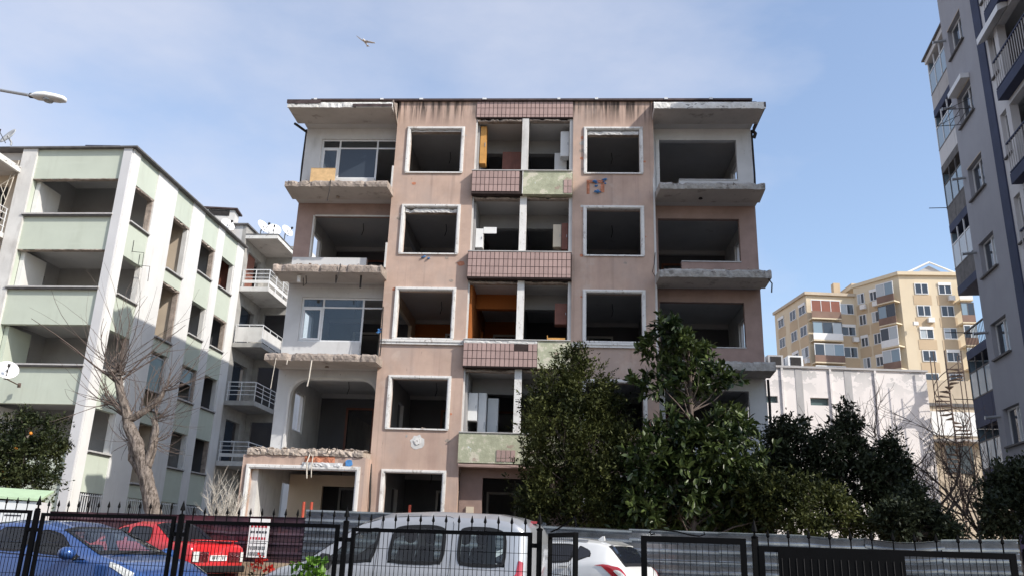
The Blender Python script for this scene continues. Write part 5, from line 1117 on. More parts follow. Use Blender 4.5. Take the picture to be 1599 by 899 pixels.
    def screen(s, name, xb, xt, m, parent, off=.008, w0=5.0, ny=14, nx=8, wt=None):
        mb = MB(); S = np.linspace(-1, 1, ny); Tt = np.linspace(0, 1, nx)
        def pt(p, t): x = xb + (xt - xb) * t; q = 7 - abs(p) * (7 - w0); return s.P(x, q, 1 if p >= 0 else -1, off)
        S = [-1, -.86, *np.linspace(-.86, .86, ny)[1:-1], .86, 1]; Tt = [0, .14, *np.linspace(.14, .90, nx)[1:-1], .90, 1]; mr = MB()
        for i in range(len(S) - 1):
            for j in range(len(Tt) - 1):
                q4 = [pt(S[i], Tt[j]), pt(S[i + 1], Tt[j]), pt(S[i + 1], Tt[j + 1]), pt(S[i], Tt[j + 1])]
                (mr if i in (0, len(S) - 2) or j in (0, len(Tt) - 2) else mb).quad(*q4)
        o = mb.build(name, m, parent, True); mr.build('window_seal', M['blacktrim'], o, True); return o
def wheels(e, xs_, y, r_):
    for x in xs_:
        for sd_ in (1, -1):
            w = empty('wheel'); w.parent = e; w.location = (x, sd_ * y, r_)
            MB().lathe([(r_ * .62, -.1), (r_ * .95, -.1), (r_, -.06), (r_, .06), (r_ * .95, .1), (r_ * .62, .1)], (0, 0, 0), 20, 'y').build('tyre', M['rubber'], w, True); MB().lathe([(.05, -.085), (r_ * .6, -.07), (r_ * .6, .07), (.05, .085)], (0, 0, 0), 14, 'y').build('rim', M['rim'], w)
def seats(e, spots, z=.55, m=None):
    for (x, y) in spots:
        mb = MB(); mb.prism([(x - .05, y - .23, z), (x - .17, y - .21, z + .62), (x - .17, y + .21, z + .62), (x - .05, y + .23, z)], (-.13, 0, .01)); mb.box(x - .1, x + .42, y - .24, y + .24, z - .16, z); mb.build('seat', m or M['seat'], e, False, .03)
        mb = MB(); mb.lathe([(.02, -.06), (.11, -.055), (.13, 0), (.11, .055), (.02, .06)], (x - .27, y, z + .78), 12, 'x'); mb.build('headrest', m or M['seat'], e, True)
def make_car(name, label, keys, loc, rz, paint, sw, ws, rw, glass, wx, wy, wr=.30, rwglass=None, w0=5.0):
    e = empty(name, loc, rz, label, 'van' if 'van' in name else 'car'); c = Car(keys)
    def cut(x, q):
        if 4 < q < 5: return any(c.inpoly(x, q, w) for w in sw)
        if q > w0 + .30: return (ws and ws[1] + .09 < x < ws[0] - .12) or False
        return False
    body = c.shell('body', paint, e, cut)
    for w in sw: c.patch('side_window', w, glass, e, ring=.07)
    if ws: c.screen('windscreen', ws[0], ws[1], M['carglass'], e, w0=w0)
    if rw: c.screen('rear_window', rw[0], rw[1], rwglass or M['carglassdark'], e, w0=w0)
    MB().box(c.x0 + .35, c.x1 - .5, -wy * .82, wy * .82, .28, .34).build('floor', M['blacktrim'], e)
    wheels(e, wx, wy - .1, wr)
    return e, c
# silver van: seen from its left flank, tail towards the right
vang = R(180 - 17)
vk = [(2.13, .38, .62, .62, .66, .5), (2.0, .26, .80, .80, .84, .62), (1.65, .22, .86, .95, 1.0, .68), (1.22, .22, .87, 1.02, 1.10, .70), (.42, .22, .88, 1.05, 1.70, .66), (.0, .22, .88, 1.05, 1.83, .66), (-.7, .22, .88, 1.05, 1.865, .67), (-1.6, .22, .88, 1.05, 1.845, .67), (-1.95, .24, .87, 1.05, 1.79, .66), (-2.10, .32, .83, 1.04, 1.69, .62), (-2.14, .5, .76, 1.03, 1.55, .56)]
RC = Vector((gx(803, 11.8), 11.8)); fw_ = Vector((math.cos(vang), math.sin(vang))); lf_ = Vector((-fw_.y, fw_.x))
vc = RC + fw_ * 2.0 - lf_ * .85
van, vcar = make_car('van', 'silver panel van with side windows parked behind the black fence', vk, (vc.x, vc.y, 0), vang, M['carsilver'],
    [[(1.02, 4.08), (.10, 4.08), (.02, 4.86), (.50, 4.86)], [(-.10, 4.08), (-.98, 4.08), (-.98, 4.86), (-.16, 4.86)], [(-1.16, 4.08), (-1.88, 4.08), (-1.86, 4.86), (-1.16, 4.86)]], (1.20, .44), None, M['carglass'], (1.35, -1.35), .88)
seats(van, ((.0, .38), (.0, -.38), (-.85, .38), (-.85, -.38)), .74)
vcar.patch('tail_lamp', [(-1.96, 2.4), (-2.13, 2.4), (-2.10, 4.28), (-2.04, 4.28)], M['redlamp'], van, off=.012)
o = MB().box(-.028, .0, -.55, .55, 1.06, 1.64).build('rear_window', M['carglassdark'], van); o.location = (-2.135, 0, 0); o.rotation_euler = (0, R(6), 0)
MB().box(-2.11, -2.02, -.10, .10, 1.72, 1.755).build('brake_lamp', M['redlamp'], van); MB().box(.62, .66, -.16, .16, 1.52, 1.62).build('inner_mirror', M['blacktrim'], van)
mb = MB(); mb.lathe([(.02, -.09), (.11, -.07), (.12, .03), (.06, .07)], (.78, 1.0, 1.10), 12, 'x'); mb.lathe([(.02, -.09), (.11, -.07), (.12, .03), (.06, .07)], (.78, -1.0, 1.10), 12, 'x'); mb.each('wing_mirror', M['blacktrim'], van)
mb = MB(); X = [.3, .15, -.2, -.6, -.98, -1.05, -1.06]; mb.tube([vcar.P(x, 5.25 if -1.03 < x else (5.05 if x > -1.055 else 4.9), 1, .002) for x in X], .004, 4); mb.tube([vcar.P(x, 5.25 if -1.03 < x else (5.05 if x > -1.055 else 4.9), -1, .002) for x in X], .004, 4); mb.each('door_seam', M['blacktrim'], van)
mb = MB(); mb.tube([vcar.P(.05, q, 1, .002) for q in (1, 2, 3, 4, 4.5, 5, 5.25)], .004, 4); mb.tube([vcar.P(-1.07, q, 1, .002) for q in (1, 2, 3, 4, 4.5, 4.9)], .004, 4); mb.each('door_seam', M['blacktrim'], van)
MB().box(1.0, 1.35, -.7, .7, .8, .98).build('dashboard', M['seat'], van)
mb = MB(); mb.tube([(-1.5, -.3, .9), (-1.2, .2, 1.18), (-1.0, .25, 1.3)], .03, 6); mb.box(-1.85, -1.3, -.6, .6, .5, .98); mb.build('cargo', M['seat'], van)
# blue hatchback
ba = R(-23); M0_ = Vector((gx(107, 12.6), 12.6)); fw_ = Vector((math.cos(ba), math.sin(ba))); lf_ = Vector((-fw_.y, fw_.x)); bc = M0_ - fw_ * .72 + lf_ * .98
bk = [(1.98, .36, .60, .62, .66, .42), (1.86, .25, .76, .80, .84, .54), (1.5, .2, .84, .94, .99, .62), (1.08, .2, .855, 1.0, 1.07, .64), (.22, .2, .86, 1.02, 1.45, .57), (-.25, .2, .86, 1.03, 1.545, .56), (-1.0, .2, .86, 1.05, 1.55, .56), (-1.55, .2, .85, 1.07, 1.49, .55), (-1.82, .25, .82, 1.06, 1.28, .52), (-1.98, .4, .72, .95, 1.03, .46)]
blue, bcar = make_car('hatchback_car', 'metallic blue hatchback behind the fence at the lower left corner', bk, (bc.x, bc.y, .02), ba, M['carblue'],
    [[(.92, 4.06), (-.22, 4.06), (-.22, 4.88), (.28, 4.88)], [(-.34, 4.06), (-1.22, 4.06), (-1.12, 4.88), (-.34, 4.88)]], (1.08, .18), (-1.86, -1.42), M['carglass'], (1.28, -1.25), .86, .3)
seats(blue, ((-.05, .36), (-.05, -.36), (-.9, .36), (-.9, -.36)), .56)
for sd_ in (1, -1):
    w = empty('wing_mirror'); w.parent = blue; w.location = (.74, sd_ * .97, 1.08)
    mb = MB(); mb.lathe([(.03, -.08), (.10, -.06), (.115, 0), (.09, .08), (.03, .12)], (0, 0, 0), 14, 'x'); o = mb.build('housing', M['carblue'], w, True); o.scale = (1, 1.05, .85); MB().box(-.03, .05, -sd_ * .16, -sd_ * .06, -.09, -.04).build('stalk', M['blacktrim'], w)
bcar.patch('head_lamp', [(1.92, 2.7), (1.46, 3.5), (1.40, 4.35), (1.80, 4.35)], M['clearlamp'], blue, off=.012)
MB().box(.95, 1.2, -.66, .66, .86, 1.0).build('dashboard', M['seat'], blue); mb = MB(); mb.tube([(.62 + .12 * math.cos(a), .36 + .17 * math.sin(a), .95 + .15 * math.cos(a)) for a in [i * .45 for i in range(15)]], .014, 5); mb.build('steering_wheel', M['blacktrim'], blue)
mb = MB(); mb.tube([(1.12, -.5, 1.075), (1.0, .1, 1.12)], .009, 4); mb.tube([(1.12, .1, 1.085), (1.0, .6, 1.12)], .009, 4); mb.build('wiper', M['blacktrim'], blue)
mb = MB(); mb.tube([bcar.P(-.28, q, -1, .002) for q in (1, 2, 3, 4)], .004, 4); mb.tube([bcar.P(x, 3.95, -1, .004) for x in (.95, .5, 0, -.6, -1.2)], .007, 4); mb.each('door_seam', M['blacktrim'], blue)
# red saloon on the raised strip, tail towards the right
ra = R(180 - 25); fw_ = Vector((math.cos(ra), math.sin(ra))); lf_ = Vector((-fw_.y, fw_.x)); RC = Vector((gx(300, 18.1), 18.1)); rc = RC + fw_ * 2.05 - lf_ * .74
rk = [(2.1, .34, .68, .66, .70, .5), (1.95, .25, .78, .82, .86, .60), (1.0, .2, .82, .90, .96, .64), (.82, .2, .82, .91, .98, .64), (.15, .2, .82, .93, 1.33, .55), (-.2, .2, .82, .93, 1.40, .55), (-.85, .2, .82, .93, 1.385, .55), (-1.40, .2, .82, .93, .985, .62), (-1.5, .2, .82, .93, .97, .64), (-2.02, .24, .81, .93, .965, .64), (-2.10, .30, .79, .90, .945, .62), (-2.12, .36, .77, .84, .89, .6)]
red, rcar = make_car('saloon_car', 'old red boxy saloon with tail lamps towards us behind the fence', rk, (rc.x, rc.y, .30), ra, M['carred'],
    [[(.66, 4.08), (-.12, 4.08), (-.12, 4.88), (.20, 4.88)], [(-.20, 4.08), (-.92, 4.08), (-.80, 4.88), (-.20, 4.88)]], (.84, .14), (-1.42, -.84), M['carglassdark'], (1.25, -1.2), .82, .28)
for a, b, m, nm_ in ((-.76, -.30, 'redlampdark', 'tail_lamp'), (.30, .76, 'redlampdark', 'tail_lamp'), (-.74, -.66, 'clearlamp', 'reverse_lamp'), (.58, .74, 'clearlamp', 'reverse_lamp')):
    MB().box(-2.145 if m == 'redlampdark' else -2.152, -2.10, a, b, .60, .80).build(nm_, M[m], red)
pl = MB().box(-2.145, -2.11, -.25, .25, .62, .73).build('number_plate', M['plate'], red); mb = MB(); rg = random.Random(2)
for i in range(7): y = -.2 + i * .06; mb.frame(-.0, .035, .0, .06, 0, 0, .01) if False else mb.box(-2.149, -2.1455, y, y + .035 * rg.uniform(.5, 1), .645, .705)
mb.each('plate_mark', M['signdark'], pl)
MB().box(-2.20, -2.0, -.80, .80, .38, .52).build('bumper', M['blacktrim'], red, False, .02); mb = MB(); mb.box(-2.06, -1.9, -.62, .62, 1.02, 1.045); mb.box(-2.0, -1.95, -.58, -.54, .955, 1.02); mb.box(-2.0, -1.95, .54, .58, .955, 1.02); mb.build('spoiler', M['carred'], red)
# white crossover, tail towards the right
wa = R(180 - 30); fw_ = Vector((math.cos(wa), math.sin(wa))); lf_ = Vector((-fw_.y, fw_.x)); RC = Vector((gx(968, 15.6), 15.6)); wc = RC + fw_ * 2.0 - lf_ * .82
wk = [(2.18, .4, .68, .7, .74, .5), (2.05, .3, .82, .88, .92, .6), (1.6, .26, .89, 1.0, 1.05, .66), (1.1, .26, .90, 1.06, 1.14, .68), (.25, .26, .90, 1.08, 1.52, .61), (-.2, .26, .90, 1.09, 1.60, .61), (-1.0, .26, .90, 1.12, 1.61, .60), (-1.5, .26, .90, 1.17, 1.56, .59), (-1.72, .26, .89, 1.18, 1.50, .58), (-2.02, .28, .88, 1.08, 1.14, .62), (-2.12, .32, .85, 1.0, 1.04, .60), (-2.17, .42, .80, .80, .85, .55)]
white, wcar = make_car('crossover_car', 'white crossover with red tail lamp in the gap between the gates', wk, (wc.x, wc.y, 0), wa, M['carwhite'],
    [[(.90, 4.06), (-.18, 4.06), (-.18, 4.88), (.30, 4.88)], [(-.28, 4.06), (-1.05, 4.08), (-1.10, 4.88), (-.28, 4.88)], [(-1.12, 4.10), (-1.42, 4.35), (-1.38, 4.62), (-1.14, 4.86)]], (1.1, .2), (-2.04, -1.70), M['carglassdark'], (1.3, -1.3), .9, .34)
wcar.patch('tail_lamp', [(-1.52, 3.2), (-2.14, 2.3), (-2.14, 3.95), (-1.96, 4.05)], M['redlamp'], white, off=.012); wcar.patch('tail_lamp_glass', [(-1.90, 2.95), (-2.10, 2.65), (-2.10, 3.25), (-2.0, 3.4)], M['clearlamp'], white, off=.018)
MB().prism([(-1.50, -.50, wcar.P(-1.5, 7)[2] - .025), (-1.50, .50, wcar.P(-1.5, 7)[2] - .025), (-1.74, .48, wcar.P(-1.74, 7)[2] - .012), (-1.74, -.48, wcar.P(-1.74, 7)[2] - .012)], (0, 0, .028)).build('roof_spoiler', M['carwhite'], white)
mb = MB(); mb.prism([(-1.22, -.02, 1.585), (-1.36, -.02, 1.57), (-1.35, -.01, 1.65), (-1.32, -.008, 1.65)], (0, .04, 0)); mb.build('aerial_fin', M['carwhite'], white)
mb = MB(); mb.tube([wcar.P(x, 5.05, 1, .03) for x in (.1, -.3, -.8, -1.3)], .018, 6); mb.tube([wcar.P(x, 5.05, -1, .03) for x in (.1, -.3, -.8, -1.3)], .018, 6); mb.build('roof_rail', M['rim'], white)
mb = MB(); mb.tube([wcar.P(-1.12 + .1 * math.sin(i / 6 * 3), q, 1, .002) for i, q in enumerate((2, 2.5, 3, 3.5, 3.9, 4.05))], .004, 4); mb.tube([wcar.P(-.22, q, 1, .002) for q in (1, 2, 3, 4)], .004, 4); mb.each('door_seam', M['blacktrim'], white)
mb = MB(); mb.tube([wcar.P(x, 3.4, 1, .03) for x in (-.82, -1.0)], .014, 6); mb.build('door_handle', M['carwhite'], white)
# a grey wedge of yellow painted machine at the far right edge
yb2 = empty('bollard', (gx(1600, 10.4), 10.4, 0), 0, 'yellow bollard tip at the lower right frame corner', 'bollard'); MB().lathe([(.09, 0), (.09, .95), (.06, 1.05), (.01, 1.08)], (0, 0, 0), 12).build('tube', M['bananayellow'], yb2); MB().lathe([(.14, 0), (.14, .02)], (0, 0, 0), 12).build('base', M['rust'], yb2)
# white storage box with teal side at far left
kx = gx(18, 20.0)
kb = empty('storage_box', (kx, 19.2, .30), .12, 'white and teal waste container with pale green lid at the left frame edge', 'container')
MB().box(-.35, 1.0, -.4, .4, .05, 1.72).build('body', M['boxwhite'], kb); MB().box(-1.0, -.351, -.4, .4, .05, 1.78).build('teal_side', M['tealsheet'], kb); MB().prism([(-1.05, -.46, 1.80), (1.08, -.46, 1.73), (1.0, .4, 1.95), (-1.0, .4, 2.0)], (0, 0, .05)).build('lid', M['boxgreen'], kb)
mb = MB(); mb.box(.15, .22, -.408, -.401, 1.35, 1.55); mb.box(.35, .75, -.408, -.401, 1.49, 1.53); mb.box(.38, .72, -.408, -.401, 1.40, 1.43); mb.build('print', M['signdark'], kb); MB().box(-.95, .95, -.35, .35, 0, .05).build('feet', M['cable'], kb)

# ------------------------------------------------------------------ vegetation
def leaf_mesh(name, base, dirs, Ln, Wd, var, m, seed=0, six=False):
    """one mesh of many leaves: numpy arrays of base points, directions, lengths, widths"""
    rs = np.random.RandomState(seed); n = len(base)
    d = dirs / (np.linalg.norm(dirs, axis=1, keepdims=True) + 1e-9)
    up = rs.normal(size=(n, 3)) * .55 + np.array([0, 0, 1.0]); s = np.cross(d, up); s /= (np.linalg.norm(s, axis=1, keepdims=True) + 1e-9); nn = np.cross(s, d)
    Ln = Ln[:, None]; Wd = Wd[:, None]
    if six:
        P = [base, base + d * Ln * .30 + s * Wd * .42 + nn * Wd * .10, base + d * Ln * .68 + s * Wd * .46 + nn * Wd * .06, base + d * Ln - nn * Wd * .2, base + d * Ln * .68 - s * Wd * .46 + nn * Wd * .06, base + d * Ln * .30 - s * Wd * .42 + nn * Wd * .10, ]
        k = 6; F = np.array([[0, 1, 2, 3], [0, 3, 4, 5]])
    else:
        P = [base, base + d * Ln * .45 + s * Wd * .5 + nn * Wd * .12, base + d * Ln, base + d * Ln * .45 - s * Wd * .5 + nn * Wd * .12]; k = 4; F = np.array([[0, 1, 2, 3]])
    V = np.stack(P, 1).reshape(-1, 3); nf = len(F)
    Fa = (F[None] + (np.arange(n) * k)[:, None, None]).reshape(-1, 4)
    me = bpy.data.meshes.new(name); me.vertices.add(len(V)); me.vertices.foreach_set('co', V.astype(np.float32).ravel())
    me.loops.add(Fa.size); me.loops.foreach_set('vertex_index', Fa.astype(np.int32).ravel()); me.polygons.add(len(Fa)); me.polygons.foreach_set('loop_start', np.arange(0, Fa.size, 4, dtype=np.int32))
    me.update(calc_edges=True); at_ = me.attributes.new('leafvar', 'FLOAT', 'FACE'); at_.data.foreach_set('value', np.repeat(var, nf).astype(np.float32)); me.materials.append(m); return me
def nz3(p, f, seed):     # cheap smooth 3-D noise for clumps and gaps
    q = p * f + seed * 1.7
    return (np.sin(q[:, 0] * 1.9 + np.sin(q[:, 1] * 1.3 + seed)) + np.sin(q[:, 1] * 2.1 + np.sin(q[:, 2] * 1.7)) + np.sin(q[:, 2] * 1.8 + np.sin(q[:, 0] * 1.5 + 2.0))) / 3
def foliage(blobs, ntips, per, L, W, m, seed, spread=.5, gap=-.25, outward=.9, upb=.35, six=False, name='crown', twig=.16, shell=.45):
    rs = np.random.RandomState(seed); w = np.array([b[3] ** 2 for b in blobs]); w /= w.sum(); ix = rs.choice(len(blobs), ntips, p=w)
    C = np.array([b[:3] for b in blobs])[ix]; Rr = np.array([b[3] for b in blobs])[ix]; Sq = np.array([(b[4] if len(b) > 4 else 1.0) for b in blobs])[ix]
    d = rs.normal(size=(ntips, 3)); d /= np.linalg.norm(d, axis=1, keepdims=True); rad = shell + (1 - shell) * rs.rand(ntips) ** .6; rad *= 1 + .20 * rs.normal(size=ntips); rad = np.where(rs.rand(ntips) < .05, rad * 1.35, rad)
    off = d * (rad * Rr)[:, None]; off[:, 2] *= Sq; P = C + off; keep = nz3(P, 2.6 / max(.4, float(np.mean(Rr))), seed) > gap
    keep |= rs.rand(ntips) < .08; P, d, rad = P[keep], d[keep], rad[keep]; n = len(P)
    ax = d * outward + rs.normal(size=(n, 3)) * spread; ax[:, 2] += upb; ax /= np.linalg.norm(ax, axis=1, keepdims=True)
    B = np.repeat(P, per, 0); A = np.repeat(ax, per, 0); t = np.tile(np.linspace(0, 1, per), n)[:, None]
    base = B + A * t * twig + rs.normal(size=B.shape) * .015; dirs = A * .7 + rs.normal(size=B.shape) * .75
    var = np.clip(.36 + .22 * rs.normal(size=len(B)) + .42 * np.repeat(nz3(P, 2.4, seed + 3), per), 0, 1)
    k = np.clip(rs.normal(1, .22, len(B)), .5, 1.6)
    return leaf_mesh(name, base, dirs, L * k, W * k * rs.uniform(.8, 1.2, len(B)), var, m, seed, six), P
def tree(name, label, cat, basept, blobs, ntips, per, L, W, m, seed, trunk_r=.09, limbs=14, tw=None, group=None, bark=None, **kw):
    e = empty(name, basept, 0, label, cat, group); b0 = Vector(basept)
    bl = [tuple(Vector(b[:3]) - b0) + tuple(b[3:]) for b in blobs]
    me, P = foliage(bl, ntips, per, L, W, m, seed, **kw); o = link('crown', me, e); o['kind'] = 'stuff'
    rs = random.Random(seed); mb = MB(); zc = sum(b[2] for b in bl) / len(bl); cx = sum(b[0] for b in bl) / len(bl); cy = sum(b[1] for b in bl) / len(bl); zt = max(b[2] for b in bl)
    spine = [Vector((0, 0, 0)), Vector((cx * .3, cy * .3, zc * .35)), Vector((cx * .8, cy * .8, zc * .8)), Vector((cx, cy, (zc + zt) / 2)), Vector((cx, cy, zt))]
    mb.tube(spine, [trunk_r * 1.15, trunk_r, trunk_r * .75, trunk_r * .5, trunk_r * .2], 8); mb.build('trunk', bark or M['bark'], e, True)
    mb = MB(); tips = [Vector(P[i]) for i in np.random.RandomState(seed).choice(len(P), limbs * 5)]
    for b in bl: tips.append(Vector(b[:3]))
    for t in tips:
        f = min(.95, max(.15, (t.z - .1) / max(zt, .1) * .8)); i = min(3, int(f * 4)); s = spine[i].lerp(spine[i + 1], f * 4 - i); md = s.lerp(t, .5) + Vector((rs.uniform(-.1, .1), rs.uniform(-.1, .1), rs.uniform(-.12, .08))) * (t - s).length
        r_ = trunk_r * (.28 if rs.random() < .3 else .14); mb.tube([s, md, t], [r_, r_ * .7, .006], 5, False)
    mb.build('limb', bark or M['bark'], e, True)
    return e
def B(px, py, Y, rpx, sq=1.0): p = at(px, py, Y); return (p.x, p.y, p.z, rpx * Y / 1380.0, sq)
rgb = random.Random(9)
def BB(lst, Y, dy=.6): return [B(a, b, Y + rgb.uniform(-dy, dy), r_) for a, b, r_ in lst]
tree('evergreen_tree', 'dense small leaved evergreen tree in front of the kitchen bays', 'tree', (at(890, 850, 22).x, 22, 0),
     BB([(890, 578, 30), (868, 612, 38), (918, 612, 42), (940, 650, 42), (868, 668, 52), (930, 690, 55), (880, 735, 58), (940, 745, 50), (850, 770, 42), (910, 790, 50), (960, 790, 38), (835, 705, 24), (825, 640, 14), (905, 556, 14), (835, 800, 30), (975, 700, 26)], 21.9, .5),
     8800, 9, .095, .040, M['leafA'], 51, .10, 16, gap=-.28, upb=.6, twig=.22)
tree('magnolia_tree', 'glossy large leaved magnolia tree in front of the right bay', 'tree', (at(1085, 850, 21).x, 21.2, 0),
     BB([(1046, 515, 24), (1072, 530, 22), (1020, 545, 20), (1090, 560, 24), (1055, 565, 28), (1120, 588, 20), (1075, 598, 26), (1000, 600, 18), (1030, 600, 20), (1150, 592, 11), (1105, 600, 20),
         (1150, 665, 30), (1060, 690, 48), (1110, 700, 48), (1020, 720, 42), (1165, 710, 34), (1070, 750, 58), (1130, 760, 52), (1010, 780, 44), (1060, 800, 45), (1140, 810, 45), (1175, 770, 34), (990, 820, 26)], 21.1, .5),
     2300, 9, .21, .075, M['leafM'], 52, .10, 16, bark=M['twig'], gap=-.32, upb=.35, six=True, twig=.10, shell=.5)
hedge = [('dark_shrub', 'dark evergreen shrub touching the right corner of the pink building', [(1212, 668, 16), (1232, 676, 20), (1250, 668, 12), (1215, 700, 28), (1248, 712, 26), (1205, 740, 30), (1240, 755, 32), (1190, 790, 30), (1262, 690, 12)], 22.6, 61),
         ('dark_shrub', 'tallest dark evergreen shrub in front of the white hall, with pointed top', [(1323, 636, 7), (1318, 655, 11), (1330, 668, 13), (1312, 680, 20), (1292, 700, 26), (1335, 710, 24), (1285, 740, 32), (1335, 750, 30), (1300, 775, 32), (1275, 690, 12)], 22.0, 62),
         ('dark_shrub', 'dark evergreen shrub right of the pointed one with a small upright tip', [(1392, 684, 7), (1388, 704, 13), (1400, 728, 18), (1378, 745, 22), (1405, 765, 24), (1380, 785, 26), (1360, 730, 12), (1420, 790, 20)], 21.5, 63),
         ('brown_green_bush', 'brownish green sunlit bush just above the hoarding', [(1180, 775, 28), (1215, 765, 26), (1250, 775, 28), (1285, 790, 30), (1190, 812, 26), (1240, 818, 28), (1310, 800, 26), (1335, 820, 22), (1280, 825, 20), (1360, 822, 16)], 20.2, 64),
         ('dark_shrub', 'deep shaded bush in the middle of the right hand greenery', [(1400, 810, 24), (1425, 790, 20), (1435, 815, 24), (1400, 830, 20), (1465, 818, 18), (1480, 835, 18)], 20.0, 65),
         ('dark_shrub', 'dark bush at the right frame edge under the lavender building', [(1572, 738, 14), (1560, 765, 20), (1590, 760, 24), (1575, 800, 30), (1605, 735, 20), (1555, 825, 22), (1620, 790, 34), (1548, 790, 12)], 20.3, 66)]
for i, (nm_, lab, bl, Y, sd_) in enumerate(hedge):
    bb = BB(bl, Y, .5); cx = sum(b[0] for b in bb) / len(bb)
    tree(nm_, lab, 'shrub', (cx, Y, 0), bb, 2100, 8, .115, .052, M['leafD' if i != 3 else 'leafA'], sd_, .06, 8, gap=-.22, twig=.24, group='shrubs behind the hoarding', shell=.25)
ct = tree('citrus_tree', 'small citrus tree with a few orange fruits at the left edge', 'tree', (at(25, 830, 22.5).x, 22.5, 0),
     BB([(10, 690, 34), (45, 680, 30), (80, 690, 26), (30, 720, 38), (70, 720, 28), (5, 745, 40), (50, 755, 34), (-25, 700, 40), (33, 655, 16), (85, 665, 14), (-30, 760, 40), (95, 705, 12)], 22.5, .4), 4200, 8, .09, .045, M['leafC'], 71, .07, 10, gap=-.12, twig=.18)
b0 = Vector(ct.location)
for (px, py) in ((25, 700), (48, 676), (8, 746), (5, 734)):
    p = at(px, py, 21.9) - b0; MB().lathe([(.01, -.045), (.034, -.03), (.045, 0), (.034, .03), (.01, .045)], p, 10).build('fruit', M['fruit'], ct, True)
# pollarded bare tree
def shoot(mb, p, d, ln, r0, rs, seg=6, curl=.25, up=.25):
    pts = [Vector(p)]; d = Vector(d).normalized(); cv = Vector((rs.uniform(-1, 1), rs.uniform(-1, 1), rs.uniform(-.6, .6))) * curl
    for i in range(seg): d = (d + cv * .35 + Vector((0, 0, up * .3)) + Vector((rs.uniform(-1, 1), rs.uniform(-1, 1), rs.uniform(-1, 1))) * .10).normalized(); pts.append(pts[-1] + d * ln / seg)
    mb.tube(pts, [r0 * (1 - .75 * i / seg) for i in range(seg + 1)], 4, False); return pts
Yt = 22.0; bt = empty('bare_tree', at(240, 860, Yt) * 1, 0, 'pollarded bare tree with thick trunk and long thin shoots before the green building', 'tree'); bt.location.z = 0; bo = Vector(bt.location)
T_ = lambda px, py, dy=0: at(px, py, Yt + dy) - bo
rs = random.Random(4); mb = MB()
tr = [Vector((0, 0, 0)), T_(240, 800), T_(231, 760), T_(222, 722), T_(213, 690), T_(200, 662)]
mb.tube(tr, [.25, .205, .185, .175, .165, .14], 12); mb.tube([T_(200, 664), T_(197, 640), T_(188, 612), T_(184, 590), T_(183, 582)], [.13, .115, .105, .10, .08], 10)
mb.tube([T_(199, 655), T_(215, 648), T_(235, 636), T_(252, 618), T_(258, 608)], [.12, .095, .08, .07, .045], 9); mb.tube([T_(228, 730), T_(240, 690), T_(243, 668), T_(240, 655)], [.14, .105, .085, .06], 9)
mb.tube([T_(197, 645), T_(180, 630), T_(172, 628)], [.10, .08, .07], 8); mb.tube([T_(222, 740), T_(205, 715), T_(205, 695), T_(200, 690)], [.11, .08, .07, .05], 8)
tro = mb.build('trunk', M['bark'], bt, True)
ss = tro.modifiers.new('sub', 'SUBSURF'); ss.subdivision_type = 'SIMPLE'; ss.levels = ss.render_levels = 2
tx = bpy.data.textures.new('bark_relief', 'CLOUDS'); tx.noise_scale = .09; tx.noise_depth = 3
dm = tro.modifiers.new('gnarl', 'DISPLACE'); dm.texture = tx; dm.strength = .085; dm.mid_level = .5
rocksb = rocks('knob', 16, ((T_(183, 582).x - .14, T_(183, 582).x + .16), (-.12, .12), (T_(183, 582).z - .08, T_(183, 582).z + .08)), .06, .12, 33, M['bark'], bt)
mb = MB()
for (px, py, n, lo, hi, ln, rr) in ((183, 580, 22, 10, 170, (1.2, 3.2), .012), (190, 585, 12, -40, 220, (.8, 2.0), .009), (260, 606, 14, 10, 130, (.9, 2.2), .012), (242, 655, 26, -25, 190, (.7, 1.6), .010), (172, 628, 22, 110, 215, (.7, 1.9), .010), (202, 690, 10, 90, 230, (.5, 1.1), .009), (200, 650, 7, 60, 200, (1.2, 2.4), .022), (225, 640, 6, 20, 110, (1.0, 2.0), .020), (186, 600, 7, 40, 150, (1.6, 3.0), .024), (238, 690, 16, -60, 60, (.6, 1.5), .009), (215, 650, 8, 20, 160, (1.0, 2.0), .010)):
    for i in range(n):
        a = R(rs.uniform(lo, hi)); d = Vector((math.cos(a), rs.uniform(-.6, .6), math.sin(a))); l = rs.uniform(*ln); p = T_(px + rs.uniform(-5, 5), py + rs.uniform(-4, 4), rs.uniform(-.1, .1))
        pts = shoot(mb, p, d, l, rr * rs.uniform(.7, 1.25), rs, 8, .55 if l < 1.8 else .38, .4 if math.sin(a) < .5 else .05)
        for j in range(rs.randint(0, 2)): k = rs.randint(2, 5); dd = (pts[k + 1] - pts[k]).normalized() + Vector((rs.uniform(-.8, .8), rs.uniform(-.8, .8), rs.uniform(-.3, .8))); shoot(mb, pts[k], dd, l * rs.uniform(.2, .45), rr * .5, rs, 4, .2, .1)
mb.build('shoots', M['twig'], bt)['kind'] = 'stuff'
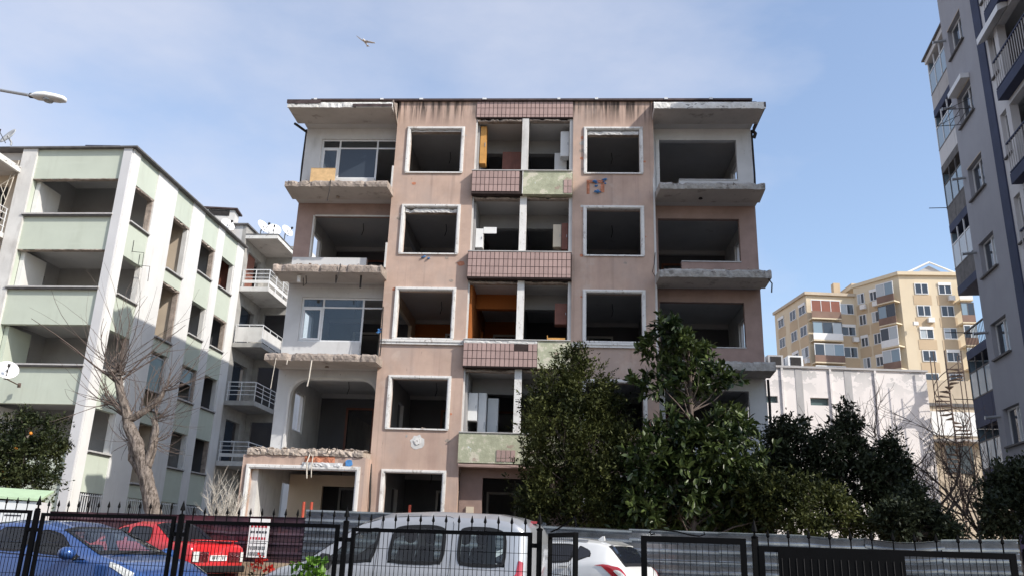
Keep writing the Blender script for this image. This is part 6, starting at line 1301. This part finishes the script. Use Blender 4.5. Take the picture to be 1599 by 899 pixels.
def twiggy(name, label, base, h, n, seed, m, spreadx=1.0, lean=0, depth=3):
    e = empty(name, base, 0, label, 'tree' if h > 3 else 'shrub'); rs = random.Random(seed); mb = MB(); mt = MB()
    def rec(p, d, l, r_, lev):
        pts = [Vector(p)]
        for i in range(5): d = (d + Vector((rs.uniform(-.22, .22) * spreadx + lean * .05, rs.uniform(-.2, .2), rs.uniform(-.08, .16)))).normalized(); pts.append(pts[-1] + d * l / 5)
        (mb if lev == 0 else mt).tube(pts, [r_ * (1 - .12 * i) for i in range(6)], 5 if lev < 2 else 3, False)
        if lev < depth:
            for j in range(n): k = rs.randint(2, 5); dd = (d + Vector((rs.uniform(-1, 1) * spreadx, rs.uniform(-.9, .9), rs.uniform(-.2, .7)))).normalized(); rec(pts[k], dd, l * rs.uniform(.45, .75), r_ * .48, lev + 1)
    for j in range(2 if h > 3 else 5): rec((rs.uniform(-.1, .1), 0, 0), Vector((rs.uniform(-.4, .4) + lean * .3, rs.uniform(-.2, .2), 1)), h * .5, .05 * h / 4, 0)
    mb.build('trunk', m, e); mt.build('twigs', m, e)['kind'] = 'stuff'; return e
twiggy('bare_tree', 'fine twigged bare tree before the spiral stair', (at(1490, 850, 30).x, 30, 0), 8.0, 6, 81, M['twig'], 1.3, -.5, 3)
twiggy('bare_tree', 'slender bare tree leaning left below the spiral stair', (at(1555, 850, 27).x, 27, 0), 6.0, 6, 82, M['twig'], 1.3, -1.0, 3)
twiggy('bare_shrub', 'pale yellowish leafless shrub beside the white framed ground floor window', (at(345, 850, 23.5).x, 23.5, .6), 2.6, 5, 83, M['palewire'], .8)
# bright weeds and red flowers between fence and cars
wx_, wy_ = gx(487, 11.6), 11.6
e = empty('leafy_weed', (wx_, wy_, 0), 0, 'bright green leafy weed between the fence and the silver van', 'plant')
me, P_ = foliage([(0, 0, .98, .16), (.10, .02, 1.03, .11), (-.14, 0, .88, .15), (.02, 0, .82, .18)], 46, 5, .10, .075, M['leafB'], 91, six=True, twig=.06, gap=-1); link('leaves', me, e)['kind'] = 'stuff'
mb = MB(); [mb.tube([(0, 0, 0), (x * .5, 0, .5), (x, 0, .95)], .008, 5) for x in (-.15, -.05, .03, .12)]; mb.build('stem', M['leafB'] if False else M['twig'], e)
for i, (px, py, n) in enumerate(((408, 872, 9), (398, 884, 8), (420, 889, 12))):
    p = at(px, py, 13.2); e = empty('geranium', (p.x, p.y, 0), 0, ['uppermost', 'left', 'right'][i] + ' red flower head of the three behind the mesh fence', 'flower', 'red flowers behind the fence')
    me, _p = foliage([(0, 0, p.z, .045, .6)], n, 4, .05, .045, M['petal'], 95 + i, twig=.02, gap=-2); link('flower_head', me, e)['kind'] = 'stuff'
    MB().tube([(0, 0, 0), (.02, 0, p.z * .5), (0, 0, p.z)], .006, 5).build('stem', M['twig'], e)
    me, _p = foliage([(0, 0, p.z - .35, .12)], 14, 4, .07, .06, M['leafC'], 99 + i, six=True, twig=.04, gap=-2); link('leaves', me, e)['kind'] = 'stuff'
